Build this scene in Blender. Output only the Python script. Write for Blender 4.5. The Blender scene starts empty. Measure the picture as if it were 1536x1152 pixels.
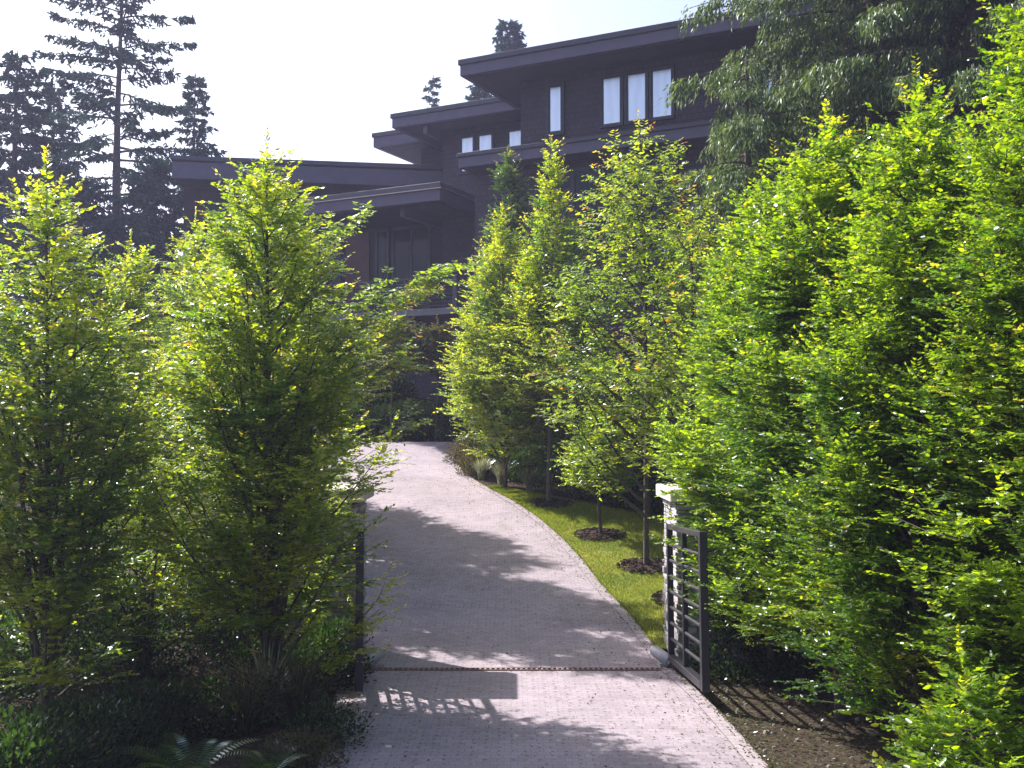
import bpy, math, random
import numpy as np
from mathutils import Vector, Matrix

# ------------------------------------------------------------------ camera, sky, sun
F = 1600.0                      # focal length in photo pixels (photo 1536 wide)
CAM_H = 2.93
PITCH = math.atan(64 / F)
sc = bpy.context.scene
cam_d = bpy.data.cameras.new('camera'); cam_d.sensor_width = 36; cam_d.lens = 36 * F / 1536
cam_d.clip_end = 2000
cam = bpy.data.objects.new('camera', cam_d); sc.collection.objects.link(cam)
cam.location = (0, 0, CAM_H); cam.rotation_euler = (math.radians(90) + PITCH, 0, 0)
sc.camera = cam

SUN_EL = math.radians(41.5)
SUN_XY = Vector((-0.785, 0.62)).normalized()          # horizontal direction towards the sun
world = bpy.data.worlds.new('World'); sc.world = world; world.use_nodes = True
wn = world.node_tree; wn.nodes.clear()
sky = wn.nodes.new('ShaderNodeTexSky'); sky.sky_type = 'NISHITA'; sky.sun_disc = False
sky.sun_elevation = SUN_EL
sky.sun_rotation = math.atan2(SUN_XY.x, SUN_XY.y)
sky.air_density = 1.0; sky.dust_density = 4.0; sky.ozone_density = 2.0
bg = wn.nodes.new('ShaderNodeBackground'); bg.inputs['Strength'].default_value = 0.095
wo = wn.nodes.new('ShaderNodeOutputWorld')
wn.links.new(sky.outputs[0], bg.inputs[0]); wn.links.new(bg.outputs[0], wo.inputs[0])
sun_d = bpy.data.lights.new('sun', 'SUN'); sun_d.energy = 5.0; sun_d.angle = math.radians(0.6)
sun_d.color = (1.0, 0.955, 0.88)
sun = bpy.data.objects.new('sun', sun_d); sc.collection.objects.link(sun)
sd = Vector((SUN_XY.x * math.cos(SUN_EL), SUN_XY.y * math.cos(SUN_EL), math.sin(SUN_EL)))
sun.rotation_euler = sd.to_track_quat('Z', 'Y').to_euler()
sc.view_settings.view_transform = 'Standard'; sc.view_settings.look = 'None'
sc.view_settings.exposure = 1.45; sc.view_settings.gamma = 1.0
sc.cycles.max_bounces = 8; sc.cycles.transmission_bounces = 6; sc.cycles.transparent_max_bounces = 8

C = sc.collection
rng = np.random.default_rng(7)
random.seed(7)

# ------------------------------------------------------------------ helpers: camera rays and the lie of the land
cp, sp_ = math.cos(PITCH), math.sin(PITCH)
def ray(px, py):
    a = (px - 768) / F; b = (576 - py) / F
    return Vector((a, cp - b * sp_, sp_ + b * cp))
def W(px, py, Y):
    r = ray(px, py); t = Y / r.y
    return Vector((r.x * t, Y, CAM_H + r.z * t))

def prof(y):
    s = y - 13
    if s <= 0: return 0.0
    if s < 3: z = .155 * s * s / 6
    else: z = .155 * (s - 1.5)
    if y > 30: z = .155 * 15.5 + .155 * (1 - math.exp(-(y - 30) * 1.0)) * .8
    if y > 42: z += .22 * (min(y, 90) - 42)
    return z
def hgt(x, y):
    z = prof(y)
    if x < -4 and y < 36: z += .03 * min(-x - 4, 8)
    if x > 6: z += .10 * min(x - 6, 25)
    return z
def onground(px, py):
    r = ray(px, py); lo = 3.0
    for i in range(6000):
        Y = 3 + i * .01; t = Y / r.y
        if CAM_H + r.z * t <= prof(Y): return (r.x * t, Y)
    return (r.x * 60, 60)

# ------------------------------------------------------------------ helpers: objects
def tag(o, label=None, cat=None, group=None, kind=None):
    if label: o['label'] = label
    if cat: o['category'] = cat
    if group: o['group'] = group
    if kind: o['kind'] = kind
    return o
def empty(name, loc, label, cat, group=None, rz=0):
    o = bpy.data.objects.new(name, None); C.objects.link(o)
    o.location = loc; o.rotation_euler = (0, 0, rz); o.empty_display_size = .2
    return tag(o, label, cat, group)
def link(name, me, mat, parent=None):
    o = bpy.data.objects.new(name, me); C.objects.link(o)
    if mat is not None and not me.materials: me.materials.append(mat)
    if parent: o.parent = parent
    return o

class MB:
    """collects plain shapes into one mesh"""
    def __init__(s): s.v = []; s.f = []; s.sm = []
    def add(s, vs, fs, smooth=False):
        b = len(s.v); s.v += [tuple(v) for v in vs]
        for f in fs: s.f.append([i + b for i in f]); s.sm.append(smooth)
    def box(s, x0, x1, y0, y1, z0, z1):
        vs = [(x0,y0,z0),(x1,y0,z0),(x1,y1,z0),(x0,y1,z0),(x0,y0,z1),(x1,y0,z1),(x1,y1,z1),(x0,y1,z1)]
        s.add(vs, [(0,3,2,1),(4,5,6,7),(0,1,5,4),(1,2,6,5),(2,3,7,6),(3,0,4,7)])
    def hexa(s, p):  # eight corners, bottom 4 then top 4 (counter clockwise from above)
        s.add(p, [(0,3,2,1),(4,5,6,7),(0,1,5,4),(1,2,6,5),(2,3,7,6),(3,0,4,7)])
    def bbox(s, x0, x1, y0, y1, z0, z1, b=.01):   # box with chamfered edges
        xs, ys, zs = (x0, x1), (y0, y1), (z0, z1); vs = []; idx = {}
        for i in (0, 1):
            for j in (0, 1):
                for k in (0, 1):
                    sx, sy, sz = (1, -1)[i], (1, -1)[j], (1, -1)[k]
                    for a in range(3):
                        p = [xs[i] + sx * b, ys[j] + sy * b, zs[k] + sz * b]
                        p[a] = (xs, ys, zs)[a][(i, j, k)[a]]
                        idx[(i, j, k, a)] = len(vs); vs.append(p)
        fs = []
        I = lambda i, j, k, a: idx[(i, j, k, a)]
        for i in (0, 1): fs.append([I(i,0,0,0), I(i,1,0,0), I(i,1,1,0), I(i,0,1,0)][::(1 if i else -1)])
        for j in (0, 1): fs.append([I(0,j,0,1), I(0,j,1,1), I(1,j,1,1), I(1,j,0,1)][::(1 if j else -1)])
        for k in (0, 1): fs.append([I(0,0,k,2), I(1,0,k,2), I(1,1,k,2), I(0,1,k,2)][::(1 if k else -1)])
        for i in (0, 1):
            for j in (0, 1): fs.append([I(i,j,0,0), I(i,j,1,0), I(i,j,1,1), I(i,j,0,1)])
            for k in (0, 1): fs.append([I(i,0,k,0), I(i,1,k,0), I(i,1,k,2), I(i,0,k,2)])
        for j in (0, 1):
            for k in (0, 1): fs.append([I(0,j,k,1), I(1,j,k,1), I(1,j,k,2), I(0,j,k,2)])
        for i in (0, 1):
            for j in (0, 1):
                for k in (0, 1): fs.append([I(i,j,k,0), I(i,j,k,1), I(i,j,k,2)])
        s.add(vs, fs)
    def tube(s, pts, rad, n=6, cap=True):
        pts = [Vector(p) for p in pts]; b = []; m = len(pts); vs = []
        if not hasattr(rad, '__len__'): rad = [rad] * m
        ref = Vector((.13, .27, .95))
        for i, p in enumerate(pts):
            d = (pts[min(i + 1, m - 1)] - pts[max(i - 1, 0)]).normalized()
            r = ref if abs(d.dot(ref)) < .95 else Vector((1, 0, 0))
            a = d.cross(r).normalized(); c = d.cross(a)
            for k in range(n):
                t = 2 * math.pi * k / n
                vs.append(p + (a * math.cos(t) + c * math.sin(t)) * rad[i])
        fs = []
        for i in range(m - 1):
            for k in range(n):
                k2 = (k + 1) % n
                fs.append((i*n+k, i*n+k2, (i+1)*n+k2, (i+1)*n+k))
        s.add(vs, fs, True)
        if cap: s.add(vs[:n], [list(range(n))[::-1]]); s.add(vs[-n:], [list(range(n))])
    def build(s, name, mat, parent=None, xf=None, recalc=False):
        me = bpy.data.meshes.new(name)
        vs = s.v if xf is None else [tuple(xf @ Vector(v)) for v in s.v]
        me.from_pydata(vs, [], s.f)
        me.polygons.foreach_set('use_smooth', s.sm)
        if recalc:
            import bmesh
            bm = bmesh.new(); bm.from_mesh(me); bmesh.ops.recalc_face_normals(bm, faces=bm.faces); bm.to_mesh(me); bm.free()
        me.update()
        return link(name, me, mat, parent)

def nrm(a):
    return a / np.maximum(np.linalg.norm(a, axis=-1, keepdims=True), 1e-9)

# leaf templates: (x along, y across, z up)
T_LEAF = (np.array([[0,0,0],[.28,-.26,.05],[.68,-.22,.03],[1,0,-.10],[.68,.22,.03],[.28,.26,.05]], float),
          [[0,3,2,1],[0,5,4,3]])
T_LONG = (np.array([[0,0,0],[.3,-.19,.05],[.7,-.15,-.02],[1,0,-.18],[.7,.15,-.02],[.3,.19,.05]], float),
          [[0,3,2,1],[0,5,4,3]])
T_NEEDLE = (np.array([[0,-.07,0],[0,.07,0],[.55,.11,.03],[1,0,-.03],[.55,-.11,-.03]], float), [[0,1,2,3,4]])
T_SPRAY = (np.array([[0,0,0],[.35,-.09,.02],[1,0,0],[.35,.09,-.02]], float), [[0,1,2,3]])
T_BLADE = (np.array([[0,-.03,0],[0,.03,0],[.55,.025,.0],[1,0,-.12],[.55,-.025,0]], float), [[0,1,2,3,4]])

def leaf_mesh(name, P, D, S, L, tmpl=T_LEAF, var=None, young=None):
    """P base (n,3), D direction, S across, L length"""
    tv, tf = tmpl; n = len(P); k = len(tv)
    D = nrm(D); U = nrm(np.cross(D, S)); S = np.cross(U, D)
    L = np.broadcast_to(np.asarray(L, float), (n,))[:, None, None]
    V = P[:, None, :] + L * (tv[None, :, 0:1] * D[:, None, :] + tv[None, :, 1:2] * S[:, None, :] + tv[None, :, 2:3] * U[:, None, :])
    V = V.reshape(-1, 3)
    sizes = [len(f) for f in tf]; flat = np.array([i for f in tf for i in f])
    loops = (np.arange(n)[:, None] * k + flat[None, :]).reshape(-1)
    tot = np.tile(sizes, n); starts = np.concatenate([[0], np.cumsum(tot)[:-1]])
    me = bpy.data.meshes.new(name)
    me.vertices.add(n * k); me.vertices.foreach_set('co', V.astype(np.float32).ravel())
    me.loops.add(len(loops)); me.loops.foreach_set('vertex_index', loops.astype(np.int32))
    me.polygons.add(len(tot)); me.polygons.foreach_set('loop_start', starts.astype(np.int32))
    try: me.polygons.foreach_set('loop_total', tot.astype(np.int32))
    except Exception: pass
    me.update(calc_edges=True)
    if var is None: var = rng.random(n)
    if young is None: young = np.zeros(n)
    for nm, arr in (('var', var), ('young', young)):
        at = me.attributes.new(nm, 'FLOAT', 'FACE')
        at.data.foreach_set('value', np.repeat(arr, len(tf)).astype(np.float32))
    return me

# ------------------------------------------------------------------ materials
def newmat(name):
    m = bpy.data.materials.new(name); m.use_nodes = True
    nt = m.node_tree; b = nt.nodes['Principled BSDF']
    return m, nt, b
def N(nt, t, **kw):
    n = nt.nodes.new(t)
    for k, v in kw.items(): setattr(n, k, v)
    return n
def ramp(nt, src, stops):
    r = N(nt, 'ShaderNodeValToRGB'); e = r.color_ramp.elements
    while len(e) < len(stops): e.new(.5)
    for i, (p, c) in enumerate(stops): e[i].position = p; e[i].color = (*c, 1)
    nt.links.new(src, r.inputs[0]); return r.outputs[0]
def noise(nt, scale, detail=4, coord=None, rough=.55):
    n = N(nt, 'ShaderNodeTexNoise'); n.inputs['Scale'].default_value = scale
    n.inputs['Detail'].default_value = detail; n.inputs['Roughness'].default_value = rough
    if coord is None:
        coord = N(nt, 'ShaderNodeTexCoord').outputs['Object']
    nt.links.new(coord, n.inputs['Vector']); return n.outputs['Fac']
def mixc(nt, fac, a, b, mode='MIX'):
    m = N(nt, 'ShaderNodeMix', data_type='RGBA', blend_type=mode)
    for s, v in ((0, fac), (6, a), (7, b)):
        if isinstance(v, (int, float)): m.inputs[s].default_value = v
        elif isinstance(v, tuple): m.inputs[s].default_value = (*v, 1)
        else: nt.links.new(v, m.inputs[s])
    return m.outputs[2]
def bump(nt, b, h, strength=.4, dist=.02):
    n = N(nt, 'ShaderNodeBump'); n.inputs['Strength'].default_value = strength; n.inputs['Distance'].default_value = dist
    nt.links.new(h, n.inputs['Height']); nt.links.new(n.outputs[0], b.inputs['Normal'])
def simple(name, c1, c2, scale=8, rough=.7, bs=.3, spec=.4, metal=0):
    m, nt, b = newmat(name); f = noise(nt, scale, 5)
    nt.links.new(ramp(nt, f, [(.3, c1), (.7, c2)]), b.inputs['Base Color'])
    b.inputs['Roughness'].default_value = rough; b.inputs['Metallic'].default_value = metal
    b.inputs['Specular IOR Level'].default_value = spec
    if bs: bump(nt, b, noise(nt, scale * 4, 4), bs, .01)
    return m
def leafmat(name, dark, light, youngc, tdark, tlight, tyoung, trans=.5, gloss=.07, rough=.32):
    m, nt, b = newmat(name); nt.nodes.remove(b)
    out = nt.nodes['Material Output']
    va = N(nt, 'ShaderNodeAttribute', attribute_name='var').outputs['Fac']
    ya = N(nt, 'ShaderNodeAttribute', attribute_name='young').outputs['Fac']
    dc = mixc(nt, ya, mixc(nt, va, dark, light), youngc)
    tc = mixc(nt, ya, mixc(nt, va, tdark, tlight), tyoung)
    d = N(nt, 'ShaderNodeBsdfDiffuse'); nt.links.new(dc, d.inputs[0])
    t = N(nt, 'ShaderNodeBsdfTranslucent'); nt.links.new(tc, t.inputs[0])
    g = N(nt, 'ShaderNodeBsdfGlossy'); g.inputs['Roughness'].default_value = rough; g.inputs[0].default_value = (.9, .95, 1, 1)
    m1 = N(nt, 'ShaderNodeMixShader'); m1.inputs[0].default_value = trans
    nt.links.new(d.outputs[0], m1.inputs[1]); nt.links.new(t.outputs[0], m1.inputs[2])
    fr = N(nt, 'ShaderNodeFresnel'); fr.inputs['IOR'].default_value = 1.45
    mu = N(nt, 'ShaderNodeMath', operation='MULTIPLY_ADD'); nt.links.new(fr.outputs[0], mu.inputs[0])
    mu.inputs[1].default_value = min(.6, gloss * 5); mu.inputs[2].default_value = gloss * .15
    m2 = N(nt, 'ShaderNodeMixShader'); nt.links.new(mu.outputs[0], m2.inputs[0])
    nt.links.new(m1.outputs[0], m2.inputs[1]); nt.links.new(g.outputs[0], m2.inputs[2])
    nt.links.new(m2.outputs[0], out.inputs['Surface'])
    return m

M = {}
M['hornbeam'] = leafmat('hornbeam_leaf', (.03,.085,.004), (.13,.21,.006), (.27,.24,.015), (.18,.36,.002), (.80,.88,.006), (.97,.80,.03), .62)
M['hornbeam_green'] = leafmat('hornbeam_green_leaf', (.020,.060,.003), (.11,.19,.006), (.25,.24,.012), (.09,.25,.002), (.63,.82,.006), (.93,.84,.02), .58)
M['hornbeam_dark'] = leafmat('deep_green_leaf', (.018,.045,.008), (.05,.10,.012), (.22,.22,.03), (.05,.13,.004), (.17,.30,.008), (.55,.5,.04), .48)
M['cherry'] = leafmat('cherry_leaf', (.04,.09,.010), (.12,.20,.015), (.28,.14,.03), (.24,.40,.004), (.76,.88,.012), (.95,.40,.03), .62, .08, .28)
M['maple'] = leafmat('red_tipped_leaf', (.05,.08,.015), (.13,.15,.03), (.36,.18,.10), (.20,.30,.02), (.55,.55,.06), (.75,.28,.12), .45)
M['conifer'] = leafmat('fir_needle', (.022,.045,.040), (.045,.085,.075), (.08,.11,.08), (.02,.06,.045), (.05,.12,.08), (.1,.14,.06), .2, .0, .6)
M['cedar'] = leafmat('cedar_spray', (.03,.062,.016), (.13,.19,.06), (.26,.30,.12), (.06,.12,.015), (.26,.36,.06), (.28,.3,.12), .3, .015, .55)
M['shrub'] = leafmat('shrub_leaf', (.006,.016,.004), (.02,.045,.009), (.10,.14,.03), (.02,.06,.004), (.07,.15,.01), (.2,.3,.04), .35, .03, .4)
M['hedge'] = leafmat('hedge_leaf', (.03,.065,.015), (.09,.15,.025), (.16,.2,.04), (.08,.18,.008), (.24,.38,.02), (.3,.4,.04), .42, .04, .4)
M['brown_shrub'] = leafmat('brown_green_leaf', (.05,.05,.03), (.12,.10,.05), (.20,.12,.07), (.08,.08,.03), (.2,.18,.06), (.3,.16,.08), .35, .0)
M['grass'] = leafmat('lawn_blade', (.10,.16,.014), (.31,.33,.045), (.42,.34,.09), (.16,.26,.012), (.42,.48,.03), (.5,.4,.08), .35, .0, .4)
M['tuft'] = leafmat('pale_grass_blade', (.16,.18,.07), (.42,.42,.22), (.5,.4,.2), (.2,.25,.08), (.45,.45,.2), (.5,.4,.2), .35, .15, .4)
M['bark'] = simple('bark', (.045,.035,.028), (.11,.09,.07), 14, .9, .6)
M['fir_bark'] = simple('fir_bark', (.05,.035,.03), (.12,.085,.07), 6, .9, .6)

def mat_pavers():
    m, nt, b = newmat('pavers')
    co = N(nt, 'ShaderNodeTexCoord').outputs['Object']
    wob = N(nt, 'ShaderNodeTexNoise'); wob.inputs['Scale'].default_value = 3.0; nt.links.new(co, wob.inputs['Vector'])
    vm = N(nt, 'ShaderNodeVectorMath', operation='MULTIPLY_ADD'); nt.links.new(wob.outputs['Color'], vm.inputs[0])
    vm.inputs[1].default_value = (.02, .02, 0); nt.links.new(co, vm.inputs[2])
    br = N(nt, 'ShaderNodeTexBrick'); br.offset = .5
    br.inputs['Scale'].default_value = 1.0; br.inputs['Brick Width'].default_value = .12; br.inputs['Row Height'].default_value = .092
    br.inputs['Mortar Size'].default_value = .0035; br.inputs['Mortar Smooth'].default_value = .3; br.inputs['Bias'].default_value = -.2
    br.inputs['Color1'].default_value = (.305,.262,.305,1); br.inputs['Color2'].default_value = (.245,.208,.243,1); br.inputs['Mortar'].default_value = (.19,.165,.185,1)
    nt.links.new(vm.outputs[0], br.inputs['Vector'])
    # dark gravel pockets at the corners of the pavers
    vo = N(nt, 'ShaderNodeTexVoronoi'); vo.inputs['Scale'].default_value = 8.3; vo.inputs['Randomness'].default_value = .2
    nt.links.new(vm.outputs[0], vo.inputs['Vector'])
    pit = ramp(nt, vo.outputs['Distance'], [(.09, (.25,.25,.25)), (.19, (1,1,1))])
    base = mixc(nt, pit, (.09,.072,.065), br.outputs['Color'])
    big = ramp(nt, noise(nt, .8, 7, co, .65), [(.3, (.78,.76,.76)), (.7, (1.12,1.09,1.09))])
    fine = ramp(nt, noise(nt, 45, 3, co), [(.3, (.86,.86,.86)), (.7, (1.1,1.1,1.1))])
    c = mixc(nt, 1.0, mixc(nt, 1.0, base, big, 'MULTIPLY'), fine, 'MULTIPLY')
    moss = ramp(nt, noise(nt, 1.7, 6, co, .7), [(.60, (0,0,0)), (.72, (1,1,1))])
    c2 = mixc(nt, moss, c, mixc(nt, .5, c, (.17,.14,.09)))
    nt.links.new(c2, b.inputs['Base Color']); b.inputs['Roughness'].default_value = .8
    b.inputs['Specular IOR Level'].default_value = .3
    bump(nt, b, br.outputs['Fac'], -.35, .006)
    return m
M['pavers'] = mat_pavers()
def mat_border():
    m, nt, b = newmat('border_pavers')
    co = N(nt, 'ShaderNodeTexCoord').outputs['Object']
    w = N(nt, 'ShaderNodeTexWave', wave_type='BANDS', bands_direction='Y'); w.inputs['Scale'].default_value = 3.1
    nt.links.new(co, w.inputs['Vector'])
    c = ramp(nt, w.outputs['Fac'], [(.01, (.18,.15,.16)), (.06, (.275,.235,.268))])
    c = mixc(nt, 1.0, c, ramp(nt, noise(nt, 7, 4, co), [(.3, (.8,.8,.8)), (.7, (1.12,1.08,1.08))]), 'MULTIPLY')
    nt.links.new(c, b.inputs['Base Color']); b.inputs['Roughness'].default_value = .8
    return m
M['border'] = mat_border()
def mat_soil(name, a, b2, c3):
    m, nt, b = newmat(name)
    co = N(nt, 'ShaderNodeTexCoord').outputs['Object']
    c = ramp(nt, noise(nt, 14, 8, co, .75), [(.32, a), (.5, b2), (.68, c3)])
    nt.links.new(c, b.inputs['Base Color']); b.inputs['Roughness'].default_value = 1; b.inputs['Specular IOR Level'].default_value = .05
    bump(nt, b, noise(nt, 22, 6, co, .7), .9, .05)
    return m
M['soil'] = mat_soil('soil', (.025,.018,.014), (.06,.045,.036), (.12,.095,.075))
M['mulch'] = mat_soil('mulch', (.02,.014,.012), (.05,.035,.03), (.10,.07,.06))
M['chip'] = simple('bark_chip', (.03,.02,.016), (.13,.09,.07), 30, .9, .3)
def mat_lawn():
    m, nt, b = newmat('lawn_turf')
    co = N(nt, 'ShaderNodeTexCoord').outputs['Object']
    c = mixc(nt, ramp(nt, noise(nt, 1.3, 5, co), [(.35,(0,0,0)),(.65,(1,1,1))]), (.10,.15,.014), (.31,.28,.045))
    c = mixc(nt, 1.0, c, ramp(nt, noise(nt, 40, 4, co), [(.3,(.6,.6,.6)),(.7,(1.2,1.2,1.1))]), 'MULTIPLY')
    nt.links.new(c, b.inputs['Base Color']); b.inputs['Roughness'].default_value = .95
    bump(nt, b, noise(nt, 60, 4, co), .8, .03)
    return m
M['lawn'] = mat_lawn()
def mat_shingle():
    m, nt, b = newmat('dark_shingles')
    co = N(nt, 'ShaderNodeTexCoord').outputs['Object']
    sx = N(nt, 'ShaderNodeSeparateXYZ'); nt.links.new(co, sx.inputs[0])
    ad = N(nt, 'ShaderNodeMath', operation='ADD'); nt.links.new(sx.outputs[0], ad.inputs[0]); nt.links.new(sx.outputs[1], ad.inputs[1])
    cx = N(nt, 'ShaderNodeCombineXYZ'); nt.links.new(ad.outputs[0], cx.inputs[0]); nt.links.new(sx.outputs[2], cx.inputs[1])
    br = N(nt, 'ShaderNodeTexBrick'); br.offset = .43; br.offset_frequency = 2
    br.inputs['Scale'].default_value = 1; br.inputs['Brick Width'].default_value = .19; br.inputs['Row Height'].default_value = .17
    br.inputs['Mortar Size'].default_value = .012; br.inputs['Mortar Smooth'].default_value = .6
    br.inputs['Color1'].default_value = (.062,.047,.064,1); br.inputs['Color2'].default_value = (.040,.031,.045,1); br.inputs['Mortar'].default_value = (.014,.011,.014,1)
    nt.links.new(cx.outputs[0], br.inputs['Vector'])
    c = mixc(nt, 1.0, br.outputs['Color'], ramp(nt, noise(nt, 1.2, 5, co), [(.3,(.8,.8,.85)),(.7,(1.2,1.15,1.15))]), 'MULTIPLY')
    nt.links.new(c, b.inputs['Base Color']); b.inputs['Roughness'].default_value = .8
    bump(nt, b, br.outputs['Fac'], -.6, .02)
    return m
M['shingle'] = mat_shingle()
M['fascia'] = simple('painted_fascia', (.095,.08,.13), (.115,.098,.155), 3, .55, .05)
M['trim'] = simple('roof_edge_metal', (.05,.048,.072), (.065,.062,.088), 3, .45, 0)
M['sunlit_edge'] = simple('sunlit_edge_tone', (.40,.30,.27), (.5,.4,.36), 3, .35, 0, .5, .6)  # pale tone imitates sunlight along the porch roof edge
M['soffit'] = simple('soffit_boards', (.05,.045,.065), (.065,.06,.085), 3, .7, .05)
M['frame'] = simple('window_frame', (.025,.022,.032), (.04,.035,.05), 5, .4, 0)
M['dark_siding'] = simple('dark_siding', (.03,.022,.026), (.045,.033,.038), 2, .8, .1)
M['door'] = simple('red_brown_door', (.09,.028,.022), (.12,.04,.03), 4, .5, .05)
M['slab'] = simple('deck_concrete', (.16,.155,.17), (.22,.21,.23), 6, .8, .2)
def mat_curtain():
    m, nt, b = newmat('pale_curtain_glass')
    co = N(nt, 'ShaderNodeTexCoord').outputs['Object']
    w = N(nt, 'ShaderNodeTexWave', wave_type='BANDS', bands_direction='X'); w.inputs['Scale'].default_value = 1.1
    w.inputs['Distortion'].default_value = 5; nt.links.new(co, w.inputs['Vector'])
    c = ramp(nt, w.outputs['Fac'], [(0, (.78,.80,.93)), (1, (.88,.89,1.0))])
    nt.links.new(c, b.inputs['Base Color']); b.inputs['Roughness'].default_value = .22; b.inputs['Metallic'].default_value = .6
    b.inputs['Coat Weight'].default_value = 1; b.inputs['Coat Roughness'].default_value = .02; b.inputs['Coat IOR'].default_value = 1.8
    return m
M['curtain'] = mat_curtain()
def mat_glass():
    m, nt, b = newmat('dark_glass')
    b.inputs['Base Color'].default_value = (.008,.010,.012,1); b.inputs['Roughness'].default_value = .04
    b.inputs['Specular IOR Level'].default_value = .25
    return m
M['glass'] = mat_glass()
M['gate'] = simple('gate_paint', (.02,.019,.024), (.034,.032,.04), 20, .42, .04, .5, .3)
M['rail'] = simple('rail_paint', (.06,.058,.075), (.09,.085,.105), 10, .5, 0)
M['motor'] = simple('grey_casting', (.22,.22,.26), (.32,.32,.37), 20, .5, .05)
M['cap'] = simple('cap_stone', (.42,.38,.36), (.58,.53,.50), 12, .8, .3)
M['rust'] = simple('rusty_grate', (.20,.11,.10), (.34,.22,.20), 40, .8, .2, .3, .3)
def mat_stone():
    m, nt, b = newmat('stacked_stone')
    g = N(nt, 'ShaderNodeNewGeometry')
    c = ramp(nt, g.outputs['Random Per Island'], [(0,(.20,.19,.21)),(.35,(.32,.31,.33)),(.7,(.43,.42,.45)),(1,(.26,.23,.22))])
    c = mixc(nt, 1.0, c, ramp(nt, noise(nt, 30, 6), [(.3,(.72,.72,.72)),(.7,(1.15,1.15,1.15))]), 'MULTIPLY')
    nt.links.new(c, b.inputs['Base Color']); b.inputs['Roughness'].default_value = .85
    bump(nt, b, noise(nt, 40, 5), .5, .01)
    return m
M['stone'] = mat_stone()

# ------------------------------------------------------------------ the ground, the driveway, the lawn
def interp(pts, y):
    pts = sorted(pts)
    ys = [p[0] for p in pts]; xs = [p[1] for p in pts]
    return float(np.interp(y, ys, xs))
RE_px = [(1155,1152),(1100,1090),(1050,1036),(1003,1000),(985,970),(950,925),(905,880),(875,840),(840,803),(800,770),(760,745),(725,728),(700,712),(686,695),(683,682),(690,662)]
RE = [(0, 2.6), (6, 2.35)] + [(onground(a, b)[1], onground(a, b)[0]) for a, b in RE_px] + [(31.4, -1.35), (33, -1.2)]
LE = [(0, -1.2), (6, -1.35), (9.1, -1.48), (12.6, -1.86), (14, -2.0), (17, -2.35), (20, -2.9), (23, -3.7), (26, -4.6), (28, -7), (29, -13), (34, -16)]
rows = [0.0] + [1 + .25 * i for i in range(122)]          # to 31.25
def sm_edge(E, y):                                        # smoothed edge line
    return sum(interp(E, y + d) for d in (-.5, -.25, 0, .25, .5)) / 5
XR = lambda y: sm_edge(RE, y); XL = lambda y: sm_edge(LE, y)

def sheet(name, ys, xl, xr, nx, off, mat, kind='structure', hf=None, jit=0):
    vs = []; fs = []
    for y in ys:
        a, b = xl(y), xr(y)
        for i in range(nx + 1):
            x = a + (b - a) * i / nx
            vs.append((x, y, (hf(x, y) if hf else prof(y)) + off + (random.uniform(-jit, jit) if jit else 0)))
    for j in range(len(ys) - 1):
        for i in range(nx):
            p = j * (nx + 1) + i
            fs.append((p, p + 1, p + nx + 2, p + nx + 1))
    me = bpy.data.meshes.new(name); me.from_pydata(vs, [], fs); me.update()
    me.polygons.foreach_set('use_smooth', [True] * len(fs))
    o = link(name, me, mat); tag(o, kind=kind); return o

gy = [-30, -10, -2] + rows + [31.5 + .5 * i for i in range(60)] + [65, 75, 90, 120, 200, 500]
gx = [-400, -150, -60, -35] + [-24 + i * .6 for i in range(81)] + [35, 60, 150, 400]
vs = [(x, y, hgt(x, y) - .03 if not (XL(y) - .3 < x < XR(y) + .3) else prof(y) - .03) for y in gy for x in gx]
nxg = len(gx)
fs = [(j*nxg+i, j*nxg+i+1, (j+1)*nxg+i+1, (j+1)*nxg+i) for j in range(len(gy)-1) for i in range(nxg-1)]
me = bpy.data.meshes.new('ground'); me.from_pydata(vs, [], fs); me.update()
me.polygons.foreach_set('use_smooth', [True] * len(fs))
tag(link('ground', me, M['soil']), kind='structure')

BW = .16
sheet('driveway', rows, lambda y: XL(y), lambda y: XR(y) - BW, 10, 0, M['pavers'])
sheet('driveway_edging', rows, lambda y: XR(y) - BW, lambda y: XR(y), 1, .006, M['border'])
sheet('driveway_edging', rows, lambda y: XL(y) - BW, lambda y: XL(y), 1, .006, M['border'])
LAWN = [(13.4, 5.5), (19.5, 5.5), (21.0, 3.6), (22.5, 1.9), (24.0, .2), (24.7, -.45)]
lrows = [r for r in rows if 13.9 <= r <= 24.6]
LX = lambda y: max(interp(LAWN, y), XR(y) + .05)
sheet('lawn', lrows, lambda y: XR(y) + .01, LX, 14, .02, M['lawn'])

# grass blades on the lawn
n = 110000
yy = rng.uniform(14, 24.4, n); xr = np.interp(yy, lrows, [XR(r) for r in lrows]); lx = np.interp(yy, lrows, [LX(r) for r in lrows])
xx = xr - .04 + (lx - xr + .04) * rng.random(n); zz = np.interp(yy, rows, [prof(r) for r in rows]) + .018
keep = (xx - xr > -.05) & (xx < 4.6)
STEMS = [onground(825, 757), onground(900, 805), onground(970, 852), (2.62, 16.3)]
for (sx_, sy_) in STEMS: keep &= ((xx - sx_) ** 2 + ((yy - sy_)) ** 2 > (.40 * (1 + .25 * np.sin(5 * np.arctan2(yy - sy_, xx - sx_)))) ** 2)
P = np.stack([xx, yy, zz], 1)[keep]; m_ = len(P)
D = nrm(np.stack([rng.normal(0, .45, m_), rng.normal(0, .45, m_), np.ones(m_)], 1))
S = nrm(rng.normal(size=(m_, 3)))
gv = np.clip(.5 + .35 * np.sin(P[:, 0] * 2.1 + np.sin(P[:, 1] * 1.7) * 2) * np.cos(P[:, 1] * 1.3) + rng.normal(0, .25, m_), 0, 1)
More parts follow.
